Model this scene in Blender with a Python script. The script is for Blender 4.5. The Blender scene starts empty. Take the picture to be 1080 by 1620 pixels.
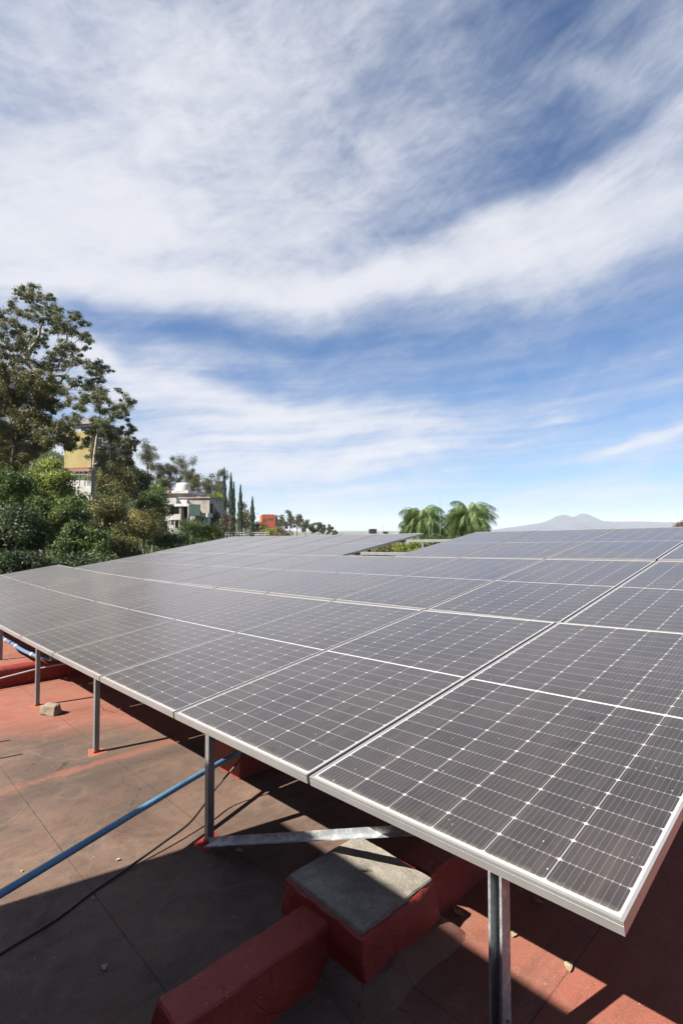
import bpy, math, random
import numpy as np
from mathutils import Vector, Matrix
random.seed(7); RNG = np.random.default_rng(7)
S = bpy.context.scene; C = S.collection; R = math.radians

# ---------------------------------------------------------------- camera
CAM = Vector((0, 0, 1.63)); FPX = 824.6; PITCH = R(1.945)
cd = bpy.data.cameras.new('camera'); cam = bpy.data.objects.new('camera', cd); C.objects.link(cam)
cam.location = CAM; cam.rotation_euler = (R(90) + PITCH, 0, 0)
cd.sensor_fit = 'VERTICAL'; cd.sensor_height = 36; cd.lens = FPX / 1620 * 36
cd.clip_start = .05; cd.clip_end = 40000
S.camera = cam
S.render.resolution_x = 682; S.render.resolution_y = 1024
S.view_settings.view_transform = 'Standard'; S.view_settings.look = 'None'
S.view_settings.gamma = 1; S.view_settings.exposure = 1.5
S.view_settings.use_curve_mapping = False

# ---------------------------------------------------------------- node helper
class NT:
    """tiny expression builder for math nodes"""
    def __init__(s, tree): s.t = tree; s.n = tree.nodes; s.l = tree.links
    def put(s, sock, v):
        if isinstance(v, bpy.types.NodeSocket): s.l.new(v, sock)
        elif v is not None: sock.default_value = v
    def m(s, op, a, b=None, c=None, clamp=False):
        n = s.n.new('ShaderNodeMath'); n.operation = op; n.use_clamp = clamp
        s.put(n.inputs[0], a)
        if b is not None: s.put(n.inputs[1], b)
        if c is not None: s.put(n.inputs[2], c)
        return n.outputs[0]
    def add(s, a, b): return s.m('ADD', a, b)
    def sub(s, a, b): return s.m('SUBTRACT', a, b)
    def mul(s, a, b): return s.m('MULTIPLY', a, b)
    def mr(s, v, a, b, c=0., d=1., smooth=False):
        n = s.n.new('ShaderNodeMapRange'); n.interpolation_type = 'SMOOTHSTEP' if smooth else 'LINEAR'
        for k, x in enumerate((v, a, b, c, d)): s.put(n.inputs[k], x)
        return n.outputs[0]
    def mix(s, f, a, b, mode='MIX'):
        n = s.n.new('ShaderNodeMix'); n.data_type = 'RGBA'; n.blend_type = mode
        s.put(n.inputs[0], f)
        for k, x in ((6, a), (7, b)):
            s.put(n.inputs[k], (*x, 1) if isinstance(x, tuple) and len(x) == 3 else x)
        return n.outputs[2]
    def noise(s, vec, scale, detail=4, rough=.55, dist=0., out=0):
        n = s.n.new('ShaderNodeTexNoise')
        if vec is not None: s.l.new(vec, n.inputs['Vector'])
        n.inputs['Scale'].default_value = scale; n.inputs['Detail'].default_value = detail
        n.inputs['Roughness'].default_value = rough; n.inputs['Distortion'].default_value = dist
        return n.outputs[out]
    def comb(s, x, y, z=0.):
        n = s.n.new('ShaderNodeCombineXYZ')
        for k, v in enumerate((x, y, z)): s.put(n.inputs[k], v)
        return n.outputs[0]
    def sep(s, v):
        n = s.n.new('ShaderNodeSeparateXYZ'); s.l.new(v, n.inputs[0]); return n.outputs
    def coord(s, which='Object'):
        return s.n.new('ShaderNodeTexCoord').outputs[which]
    def pos(s): return s.n.new('ShaderNodeNewGeometry').outputs['Position']
    def bump(s, h, strength=.3, dist=.01):
        n = s.n.new('ShaderNodeBump'); n.inputs['Strength'].default_value = strength
        n.inputs['Distance'].default_value = dist; s.l.new(h, n.inputs['Height']); return n.outputs[0]

# ---------------------------------------------------------------- sun direction (shadow vector per unit of height)
SHX, SHY = 0.86, 0.506
sun_el = math.atan2(1, math.hypot(SHX, SHY))
sd = bpy.data.lights.new('sun', 'SUN'); sun = bpy.data.objects.new('sun', sd); C.objects.link(sun)
sd.energy = 5.0; sd.angle = R(.45); sd.color = (1, .94, .85)
sun.rotation_euler = Vector((SHX, SHY, -1)).to_track_quat('-Z', 'Y').to_euler()
# ---------------------------------------------------------------- world: sky with cirrus
W = bpy.data.worlds.new('World'); S.world = W; W.use_nodes = True
wt = W.node_tree; wt.nodes.clear(); k = NT(wt)
sky = wt.nodes.new('ShaderNodeTexSky'); sky.sky_type = 'NISHITA'; sky.sun_disc = False
sky.sun_elevation = sun_el; sky.sun_rotation = math.atan2(-SHX, -SHY)
sky.altitude = 1500; sky.air_density = 1.0; sky.dust_density = .8; sky.ozone_density = 2.0
d = k.sep(k.coord('Generated'))
az = k.m('ARCTAN2', d[0], d[1]); el = k.m('ARCSINE', d[2])
v0 = k.comb(az, el)
# domain warp
w1 = k.noise(v0, 2.2, 3, .5, out=1); ws = k.sep(w1)
azw = k.add(az, k.mul(k.sub(ws[0], .5), .28)); elw = k.add(el, k.mul(k.sub(ws[1], .5), .16))
def rotd(u, v, deg):
    c, s_ = math.cos(R(deg)), math.sin(R(deg))
    return k.add(k.mul(u, c), k.mul(v, s_)), k.sub(k.mul(v, c), k.mul(u, s_))
def angles(px, py):
    x = (px - 540) / FPX; y = (810 - py) / FPX
    c, s_ = math.cos(PITCH), math.sin(PITCH)
    X, Y, Z = x, c - y * s_, s_ + y * c
    return math.atan2(X, Y), math.atan2(Z, math.hypot(X, Y))
# soft banks: px, py, half-length, half-thickness (rad), angle deg, weight
BANKS = [
    (150, 180, .50, .26, 10, .36), (380, 330, .42, .10, 14, .28), (60, 420, .30, .11, 0, .34), (500, 60, .5, .10, 12, .16), (700, 240, .3, .05, 22, .14),
    (990, 352, .36, .060, 8, .48), (730, 400, .40, .046, 14, .44), (430, 470, .40, .028, 4, .30), (960, 420, .2, .03, 14, .2),
    (1070, 110, .20, .07, -30, .26), (880, 130, .10, .018, -28, .2),
    (330, 632, .26, .026, -4, .50), (500, 672, .34, .030, 6, .42), (300, 740, .38, .060, 0, .52), (560, 640, .3, .02, 5, .2), (620, 715, .3, .014, 6, .3),
    (620, 690, .22, .02, 12, .22), (1050, 678, .16, .010, 12, .42), (850, 655, .16, .010, 8, .22),
    (880, 768, .10, .007, 8, .24), (190, 570, .11, .016, -18, .44), (700, 800, .5, .03, 0, .14),
    (400, 545, .38, .022, 1, -.42), (800, 590, .34, .030, 5, -.16), (860, 60, .20, .10, 35, -.30),
    (920, 240, .30, .018, 14, -.22), (620, 130, .16, .06, 25, -.14), (210, 512, .14, .016, 0, -.2), (950, 520, .3, .03, 5, -.12),
]
cov = None
for px, py, L_, T_, dg, wgt in BANKS:
    a0, e0 = angles(px, py)
    u, v = rotd(k.sub(azw, a0), k.sub(elw, e0), dg)
    g = k.add(k.m('POWER', k.mul(u, 1 / L_), 2), k.m('POWER', k.mul(v, 1 / T_), 2))
    # POWER of a negative base with exponent 2 is fine in cycles; exp falloff
    g = k.mul(k.m('EXPONENT', k.mul(g, -1)), wgt)
    cov = g if cov is None else k.add(cov, g)
# streaks: stretched noises, less warped than the banks
azs = k.add(az, k.mul(k.sub(ws[0], .5), .12)); els = k.add(el, k.mul(k.sub(ws[1], .5), .07))
u, v = rotd(azs, els, 12)
st1 = k.noise(k.comb(k.mul(u, 2.0), k.mul(v, 6.0)), 1.5, 10, .60, .6)
u, v = rotd(azs, els, 22)
st2 = k.noise(k.comb(k.mul(u, 6.0), k.mul(v, 15.0), 3.1), 1.2, 9, .62, 1.1)
u, v = rotd(azs, els, -38)
st3 = k.noise(k.comb(k.mul(u, 3.0), k.mul(v, 9.0), 7.7), 1.3, 9, .62, .9)
puff = k.noise(k.comb(azw, k.mul(elw, 1.9), 1.3), 6.0, 11, .66, .4)
u, v = rotd(azs, els, 4)
st4 = k.noise(k.comb(k.mul(u, 2.2), k.mul(v, 34.0), 5.5), 1.3, 9, .62, .5)
low = k.mr(el, .12, .45, 1, .18, True)
st4 = k.mul(k.sub(st4, .5), k.mul(low, 1.1))
st = k.add(k.add(k.mul(st1, .42), k.mul(st2, .24)), k.add(k.mul(st3, .16), k.mul(puff, .26)))
fibre = k.noise(k.comb(k.mul(rotd(azs, els, 24)[0], 9.0), k.mul(rotd(azs, els, 24)[1], 34.0), 9.), 1.3, 8, .7, 1.6)
cov = k.add(k.add(cov, .22), k.add(k.add(st4, k.mul(k.sub(fibre, .5), .24)), k.mul(k.sub(st, .5), 1.7)))
cov = k.m('MULTIPLY', k.mr(cov, -.12, 1.05, 0, 1, True), .94)
# whitening towards the horizon
hz = k.m('EXPONENT', k.mul(k.m('MAXIMUM', el, 0.), -9.0))
skyc = k.mix(k.mul(hz, .38), sky.outputs[0], (6.4, 6.9, 7.2))
tint = k.mix(1.0, skyc, (.55, .79, 1.0), 'MULTIPLY')
cl = k.mix(k.mr(cov, .3, .95), (4.5, 4.9, 5.7), (6.0, 6.1, 6.5))
skyc = k.mix(cov, tint, cl)
bg = wt.nodes.new('ShaderNodeBackground'); wt.links.new(skyc, bg.inputs[0]); bg.inputs[1].default_value = .05
wo = wt.nodes.new('ShaderNodeOutputWorld'); wt.links.new(bg.outputs[0], wo.inputs[0])

# ---------------------------------------------------------------- materials
def newmat(name):
    m = bpy.data.materials.new(name); m.use_nodes = True
    k = NT(m.node_tree); b = m.node_tree.nodes['Principled BSDF']; return m, k, b
def simple(name, col, rough=.7, metal=0., var=.15, scale=8., bump=.0, spec=.5, coord='Object'):
    m, k, b = newmat(name)
    c = k.coord(coord) if coord != 'World' else k.pos()
    n = k.noise(c, scale, 5, .6)
    dk = tuple(x * (1 - var) for x in col); lt = tuple(min(1, x * (1 + var)) for x in col)
    k.put(b.inputs['Base Color'], k.mix(k.mr(n, .3, .7), dk, lt))
    b.inputs['Roughness'].default_value = rough; b.inputs['Metallic'].default_value = metal
    b.inputs['Specular IOR Level'].default_value = spec
    if bump:
        k.put(b.inputs['Normal'], k.bump(k.noise(c, scale * 6, 4, .6), bump, .01))
    return m
def leafmat(name, cols, trans=.25, scale=.9):
    """cols: dark, mid, light (true leaf colours), mixed leaf by leaf and clump by clump"""
    m, k, b = newmat(name)
    p = k.pos()
    big = k.noise(p, scale, 3, .5); fine = k.noise(p, 11., 2, .6)
    f = k.add(k.mul(big, .55), k.mul(fine, .6))
    c = k.mix(k.mr(f, .38, .58), cols[0], cols[1]); c = k.mix(k.mr(f, .58, .78), c, cols[2])
    k.put(b.inputs['Base Color'], c); b.inputs['Roughness'].default_value = .55
    b.inputs['Specular IOR Level'].default_value = .3
    t = m.node_tree.nodes.new('ShaderNodeBsdfTranslucent'); k.put(t.inputs[0], c)
    mx = m.node_tree.nodes.new('ShaderNodeMixShader'); mx.inputs[0].default_value = trans
    k.l.new(b.outputs[0], mx.inputs[1]); k.l.new(t.outputs[0], mx.inputs[2])
    k.l.new(mx.outputs[0], m.node_tree.nodes['Material Output'].inputs[0])
    return m
M = {}
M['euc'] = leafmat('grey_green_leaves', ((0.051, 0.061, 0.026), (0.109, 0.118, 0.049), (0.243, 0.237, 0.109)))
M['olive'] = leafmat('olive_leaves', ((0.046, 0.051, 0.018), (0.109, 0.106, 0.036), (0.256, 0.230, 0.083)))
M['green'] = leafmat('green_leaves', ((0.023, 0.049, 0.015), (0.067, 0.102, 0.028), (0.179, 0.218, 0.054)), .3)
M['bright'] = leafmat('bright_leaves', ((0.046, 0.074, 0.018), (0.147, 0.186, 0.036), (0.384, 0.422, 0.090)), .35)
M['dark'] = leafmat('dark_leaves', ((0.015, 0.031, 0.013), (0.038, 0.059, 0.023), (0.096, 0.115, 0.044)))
M['yellow'] = leafmat('yellowing_leaves', ((0.090, 0.087, 0.028), (0.218, 0.192, 0.064), (0.384, 0.333, 0.128)), .3)
M['cyp'] = leafmat('cypress_leaves', ((0.020, 0.043, 0.027), (0.040, 0.075, 0.043), (0.069, 0.112, 0.062)), .1)
M['vine'] = leafmat('dry_vine', ((0.100, 0.062, 0.044), (0.188, 0.125, 0.088), (0.275, 0.200, 0.138)), .1)
M['palm'] = leafmat('palm_leaflets', ((.040, .070, .020), (.105, .165, .045), (.29, .36, .13)), .35, 2.)
M['far'] = leafmat('far_leaves', ((.050, .058, .030), (.095, .105, .050), (.17, .17, .085)))
M['bark'] = simple('pale_bark', (0.255, 0.221, 0.178), .85, var=.35, scale=3, bump=.4)
M['barkd'] = simple('dark_bark', (0.111, 0.085, 0.068), .9, var=.35, scale=3, bump=.4)
M['alu'] = simple('anodised_aluminium', (.34, .335, .33), .38, .55, .08, 6)
M['steel'] = simple('painted_steel_tube', (.19, .19, .195), .45, .35, .18, 9, .1)
M['backs'] = simple('white_backsheet', (0.497, 0.497, 0.504), .5, 0, .04)
M['black'] = simple('black_plastic', (0.017, 0.017, 0.019), .45)
M['blue'] = simple('blue_plastic_pipe', (.060, .150, .245), .42, 0, .3, 5, .05)
M['conduit'] = simple('blue_grey_conduit', (0.086, 0.133, 0.239), .4, 0, .15, 9)
M['clip'] = simple('pale_clip', (0.398, 0.411, 0.431), .5)
M['white'] = simple('weathered_white_wall', (.40, .385, .36), .85, 0, .3, .9, .1)
M['cream'] = simple('weathered_cream_wall', (.26, .235, .20), .9, 0, .35, .8, .1)
M['yel'] = simple('ochre_wall', (.27, .215, .085), .88, 0, .2, .5)
M['grey'] = simple('grey_concrete', (0.225, 0.212, 0.199), .9, 0, .25, 1.2, .1)
M['orange'] = simple('orange_wall', (0.365, 0.086, 0.037), .88, 0, .15, .4)
M['glassd'] = simple('dark_window', (0.014, 0.016, 0.020), .12, 0, .3, 2)
M['dgreen'] = simple('dark_green_awning', (0.017, 0.043, 0.033), .7, 0, .15, 2)
M['brick'] = simple('red_brick', (0.199, 0.080, 0.047), .9, 0, .3, 4)
M['tank'] = simple('black_tank', (0.026, 0.026, 0.030), .5)
M['rail_m'] = simple('galvanised_rail', (0.332, 0.351, 0.365), .4, .5, .12, 7)
M['leafdry'] = simple('dry_leaf_brown', (.26, .21, .13), .8, 0, .3, 40)

def m_galv():
    m, k, b = newmat('galvanised_steel'); c = k.coord()
    n = k.n.new('ShaderNodeTexVoronoi'); k.l.new(c, n.inputs['Vector']); n.inputs['Scale'].default_value = 120
    w = k.noise(c, 14, 5, .7)
    col = k.mix(k.mr(n.outputs['Color'], .2, .8), (.32, .34, .36), (.40, .42, .44))
    col = k.mix(k.mr(w, .52, .72), col, (.80, .79, .77))
    k.put(b.inputs['Base Color'], col); b.inputs['Metallic'].default_value = .6
    k.put(b.inputs['Roughness'], k.mr(w, .3, .7, .35, .6)); return m
M['galv'] = m_galv()

AX = Vector((-0.69066744, 0.72317252, 0)); NX = Vector((0.72317252, 0.69066744, 0))   # along the rows / up the slope
def m_solar():
    m, k, b = newmat('solar_cells'); c = k.sep(k.coord('Object')); x, y = c[0], c[1]
    PWm, PLm = 1.134, 2.278; mx_, cw = .017, (1.134 - .034) / 6
    def dline(t, pitch):       # distance to nearest multiple of pitch
        f = k.m('PINGPONG', t, pitch / 2); return f
    xx = k.sub(x, mx_); dx = dline(xx, cw)
    # two halves of 12 rows with a wider gap at mid length
    half = k.m('GREATER_THAN', y, PLm / 2)
    y0 = k.sub(y, .024); y1 = k.sub(y, PLm / 2 + .006)
    yy = k.add(k.mul(y0, k.sub(1., half)), k.mul(y1, half))
    ch = (PLm / 2 - .024 - .006) / 12; dy = dline(yy, ch)
    lx = k.mr(dx, .0009, .0018, 1, 0); ly = k.mr(dy, .0007, .0015, 1, 0)
    dia = k.mr(k.add(dx, dy), .0068, .0088, 1, 0)
    mid = k.mr(k.m('ABSOLUTE', k.sub(y, PLm / 2)), .0062, .0072, 1, 0)
    ex = k.mr(k.m('MINIMUM', x, k.sub(PWm, x)), .0165, .0175, 1, 0)
    ey = k.mr(k.m('MINIMUM', y, k.sub(PLm, y)), .0235, .0245, 1, 0)
    grid = k.m('MAXIMUM', k.m('MAXIMUM', k.mul(lx, .62), k.mul(ly, .38)), k.m('MAXIMUM', dia, k.m('MAXIMUM', mid, k.m('MAXIMUM', ex, ey))))
    bb = k.mr(dline(k.add(xx, cw / 20), cw / 10), .0004, .0010, .20, 0)
    bdot = k.mul(k.mr(dline(k.add(xx, cw / 20), cw / 10), .0010, .0018, 1, 0), k.mr(dy, .004, .006, .45, 0))
    bb = k.m('MAXIMUM', bb, bdot)
    wp = k.pos()
    # cell to cell tone
    cid = k.comb(k.m('FLOOR', k.mul(xx, 1 / cw)), k.m('FLOOR', k.mul(yy, 1 / ch)), k.mul(half, 5.))
    oi = k.n.new('ShaderNodeObjectInfo'); wn = k.n.new('ShaderNodeTexWhiteNoise'); wn.noise_dimensions = '4D'
    k.l.new(cid, wn.inputs['Vector']); k.l.new(oi.outputs['Random'], wn.inputs['W'])
    cell = k.mix(wn.outputs['Value'], (.009, .009, .013), (.015, .014, .017))
    cell = k.mix(bb, cell, (.30, .30, .32))
    col = k.mix(grid, cell, (.42, .41, .40))
    # dust film: broad patches, wash marks near the low lip, grains
    n1 = k.noise(wp, 1.1, 5, .6); n2 = k.noise(wp, 14., 5, .7)
    lip = k.mr(k.add(y, k.mul(k.sub(n2, .5), .05)), .012, .05, .55, 0)
    dust_sheen = k.add(k.mr(n1, .3, .75, .05, .13), k.mul(k.mr(n2, .35, .75), .035))
    wash = k.noise(k.comb(k.mul(x, 26.), k.mul(y, 1.3), k.mul(oi.outputs['Random'], 40.)), 1., 6, .65)
    dust_sheen = k.add(dust_sheen, k.mr(wash, .50, .78, 0, .09)); smg = k.noise(wp, 5.5, 4, .6, .3)
    wx = k.sep(wp); wa = k.add(k.mul(wx[0], AX.x), k.mul(wx[1], AX.y)); dust_sheen = k.add(dust_sheen, k.mr(k.add(wa, k.mul(n1, 2.)), 3., 11., 0, .20))  # warm sheen of the far-left panels, painted into the film colour
    dust_sheen = k.m('MULTIPLY', dust_sheen, k.mr(smg, .28, .36, .35, 1)); dust_sheen = k.m('MAXIMUM', dust_sheen, lip)
    col = k.mix(dust_sheen, col, (.24, .20, .165))
    b.inputs['Sheen Weight'].default_value = .75; b.inputs['Sheen Roughness'].default_value = .28; b.inputs['Sheen Tint'].default_value = (.95, .88, .84, 1)
    vo = k.n.new('ShaderNodeTexVoronoi'); k.l.new(wp, vo.inputs['Vector']); vo.inputs['Scale'].default_value = 34
    vo.inputs['Randomness'].default_value = 1
    sr = k.sep(vo.outputs['Color'])
    spk = k.mul(k.m('LESS_THAN', vo.outputs['Distance'], k.mul(sr[0], .085)), k.m('GREATER_THAN', sr[1], .45))
    col = k.mix(k.mul(spk, .75), col, (.55, .50, .42))
    k.put(b.inputs['Base Color'], col)
    k.put(b.inputs['Roughness'], k.mr(n1, .3, .7, .20, .30))
    b.inputs['IOR'].default_value = 1.45
    b.inputs['Specular IOR Level'].default_value = .5; b.inputs['Specular Tint'].default_value = (1, .90, .83, 1)
    return m
M['solar'] = m_solar()

Q0, Q1, Q2 = 0.13089, 0.018801, -0.021912
def floorz(x, y): return Q0 + Q1 * x + Q2 * y
def AN(a, n, h=0., z=None):
    p = AX * a + NX * n; p.z = floorz(p.x, p.y) + h if z is None else z; return p

def m_roof():
    m, k, b = newmat('roof_membrane'); p = k.pos(); s = k.sep(p)
    a = k.add(k.mul(s[0], AX.x), k.mul(s[1], AX.y)); n = k.add(k.mul(s[0], NX.x), k.mul(s[1], NX.y))
    n1 = k.noise(p, .75, 5, .6, .4); n2 = k.noise(p, 3.2, 6, .65, .5); n3 = k.noise(p, 22., 6, .7); gr = k.noise(p, 330., 2, .6)
    red = k.mix(k.mr(n2, .3, .7), (.180, .062, .040), (.245, .098, .068))
    tan = k.mix(k.mr(n2, .32, .68), (.074, .045, .033), (.160, .102, .074))
    # worn brown area of the walkway in front of the array
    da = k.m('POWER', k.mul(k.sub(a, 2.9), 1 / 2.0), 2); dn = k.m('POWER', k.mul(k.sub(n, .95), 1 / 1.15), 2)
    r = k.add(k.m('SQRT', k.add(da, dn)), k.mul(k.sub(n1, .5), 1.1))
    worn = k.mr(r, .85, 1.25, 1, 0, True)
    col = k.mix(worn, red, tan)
    # soot/mould stains
    stn = k.mul(k.mr(k.add(k.mul(n1, .6), k.mul(n2, .45)), .49, .60, 0, .78, True), k.mr(worn, 0, 1, .25, 1))
    col = k.mix(stn, col, (0.056, 0.042, 0.034))
    col = k.mix(k.mr(n3, .62, .8, 0, .35), col, (0.279, 0.189, 0.145))
    col = k.mix(k.mr(n3, .2, .38, .35, 0), col, (0.078, 0.044, 0.034))
    # tide marks of dried puddles, dirt streaks and alligator cracks
    tm = k.m('ABSOLUTE', k.sub(k.noise(p, 1.6, 3, .5, .3), .52)); tide = k.mr(tm, .0, .02, .14, 0)
    col = k.mix(k.mul(tide, k.mr(n3, .35, .6)), col, (.26, .20, .155))
    str_ = k.noise(k.comb(k.mul(a, 5.), k.mul(n, .9)), 1.6, 6, .65)
    col = k.mix(k.mr(str_, .52, .75, 0, .55), col, (.045, .028, .022))
    vc = k.n.new('ShaderNodeTexVoronoi'); vc.feature = 'DISTANCE_TO_EDGE'; k.l.new(p, vc.inputs['Vector']); vc.inputs['Scale'].default_value = 1.7
    crk = k.mul(k.mr(k.add(vc.outputs['Distance'], k.mul(k.sub(n3, .5), .04)), .0, .004, .8, 0), k.mr(n1, .54, .6))
    col = k.mix(crk, col, (.02, .012, .01))
    # roll seams
    sj = k.add(k.mul(k.sub(n3, .5), .008), 0)
    dl = None
    for q, at_ in ((n, .82), (n, 1.42), (a, .80), (a, 3.88)):
        dd = k.m('ABSOLUTE', k.sub(k.add(q, sj), at_)); dl = dd if dl is None else k.m('MINIMUM', dl, dd)
    sm = k.mul(k.mr(dl, .001, .004, .7, 0), k.mr(n2, .35, .6, .25, 1))
    col = k.mix(sm, col, (0.028, 0.016, 0.014))
    # one roll is redder
    redder = k.mul(k.m('LESS_THAN', a, .80), .3)
    col = k.mix(redder, col, (0.235, 0.064, 0.039))
    # patched red paint smears beside the cross seam
    pa = k.mr(k.add(k.m('ABSOLUTE', k.sub(a, 3.80)), k.mul(k.sub(n2, .5), .25)), .0, .07, 1, 0, True)
    col = k.mix(k.mul(pa, k.mr(n1, .35, .6, .0, .5)), col, (0.245, 0.084, 0.053))
    pb = k.mr(k.add(k.m('ABSOLUTE', k.sub(a, 3.62)), k.mul(k.sub(n2, .5), .35)), .02, .12, .6, 0, True)
    col = k.mix(k.mul(pb, k.mul(worn, .9)), col, (0.056, 0.039, 0.030))
    gf = k.mr(gr, .3, .7, .62, 1.38)
    g = k.n.new('ShaderNodeMix'); g.data_type = 'RGBA'; g.blend_type = 'MULTIPLY'; g.inputs[0].default_value = 1
    k.l.new(col, g.inputs[6]); k.l.new(k.comb(gf, gf, gf), g.inputs[7]); col = g.outputs[2]
    vo = k.n.new('ShaderNodeTexVoronoi'); k.l.new(p, vo.inputs['Vector']); vo.inputs['Scale'].default_value = 26
    sr = k.sep(vo.outputs['Color'])
    spk = k.mul(k.m('LESS_THAN', vo.outputs['Distance'], k.mul(sr[0], .09)), k.m('GREATER_THAN', sr[1], .8))
    col = k.mix(k.mul(spk, .7), col, (0.346, 0.290, 0.235))
    k.put(b.inputs['Base Color'], col); b.inputs['Roughness'].default_value = .88
    b.inputs['Specular IOR Level'].default_value = .3
    h = k.add(k.add(k.mul(gr, .25), k.mul(n2, 1.2)), k.sub(k.mul(n3, .3), k.mul(sm, .6)))
    k.put(b.inputs['Normal'], k.bump(h, .45, .008)); return m
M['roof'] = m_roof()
def m_redpaint():
    m, k, b = newmat('red_painted_masonry'); p = k.pos()
    n1 = k.noise(p, 4., 6, .65, .6); n2 = k.noise(p, 26., 6, .7); n3 = k.noise(p, 90., 4, .7)
    col = k.mix(k.mr(n1, .3, .7), (.150, .012, .007), (.245, .024, .014))
    col = k.mix(k.mr(n2, .68, .72, 0, .7), col, (0.364, 0.238, 0.196))
    col = k.mix(k.mr(n2, .26, .34, .8, 0), col, (0.070, 0.021, 0.017))
    vo = k.n.new('ShaderNodeTexVoronoi'); vo.feature = 'DISTANCE_TO_EDGE'; k.l.new(p, vo.inputs['Vector']); vo.inputs['Scale'].default_value = 7
    cr = k.mul(k.mr(k.add(vo.outputs['Distance'], k.mul(k.sub(n2, .5), .09)), .0, .008, 1, 0), k.mr(n1, .56, .64))
    col = k.mix(k.mul(cr, .85), col, (0.021, 0.008, 0.007))
    k.put(b.inputs['Base Color'], col); b.inputs['Roughness'].default_value = .62
    chip = k.mr(k.add(n3, k.mul(n1, .35)), .86, .89, 0, 1)
    col2 = k.mix(k.mul(chip, .8), col, (.34, .27, .23)); k.put(b.inputs['Base Color'], col2)
    h = k.sub(k.add(k.mul(n1, .8), k.add(k.mul(n2, .6), k.mul(n3, .2))), k.mul(cr, .8))
    k.put(b.inputs['Normal'], k.bump(h, .8, .012)); return m
M['red'] = m_redpaint()
def m_conc(name='bare_mortar', c0=(.30, .285, .26), c1=(.52, .49, .43)):
    m, k, b = newmat(name); p = k.pos()
    n1 = k.noise(p, 9., 6, .65, .4); n2 = k.noise(p, 70., 5, .7); n3 = k.noise(p, 260., 3, .7)
    col = k.mix(k.mr(n1, .3, .7), c0, c1)
    col = k.mix(k.mr(n2, .28, .46, .75, 0), col, (.09, .08, .075))
    col = k.mix(k.mr(n1, .30, .38, .7, 0), col, (.14, .13, .12))
    k.put(b.inputs['Base Color'], col); b.inputs['Roughness'].default_value = .92
    k.put(b.inputs['Normal'], k.bump(k.add(n1, k.add(k.mul(n2, .7), k.mul(n3, .4))), .9, .008)); return m
M['mortar'] = m_conc('bare_mortar', (.13, .12, .105), (.30, .27, .22))
M['rock'] = m_conc('rubble_concrete', (.14, .11, .08), (.24, .20, .145))
def m_ground():
    m, k, b = newmat('hillside_ground'); p = k.pos()
    n1 = k.noise(p, .12, 6, .6); n2 = k.noise(p, 1.3, 5, .65)
    col = k.mix(k.mr(n1, .35, .65), (.035, .055, .022), (.085, .09, .04))
    col = k.mix(k.mr(n2, .5, .7, 0, .6), col, (.13, .11, .06))
    k.put(b.inputs['Base Color'], col); b.inputs['Roughness'].default_value = .95
    k.put(b.inputs['Normal'], k.bump(n2, 1., .3)); return m
M['ground'] = m_ground()
M['mount'] = simple('mountain_scrub', (.016, .030, .045), .95, 0, .45, .006, coord='World')

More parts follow.
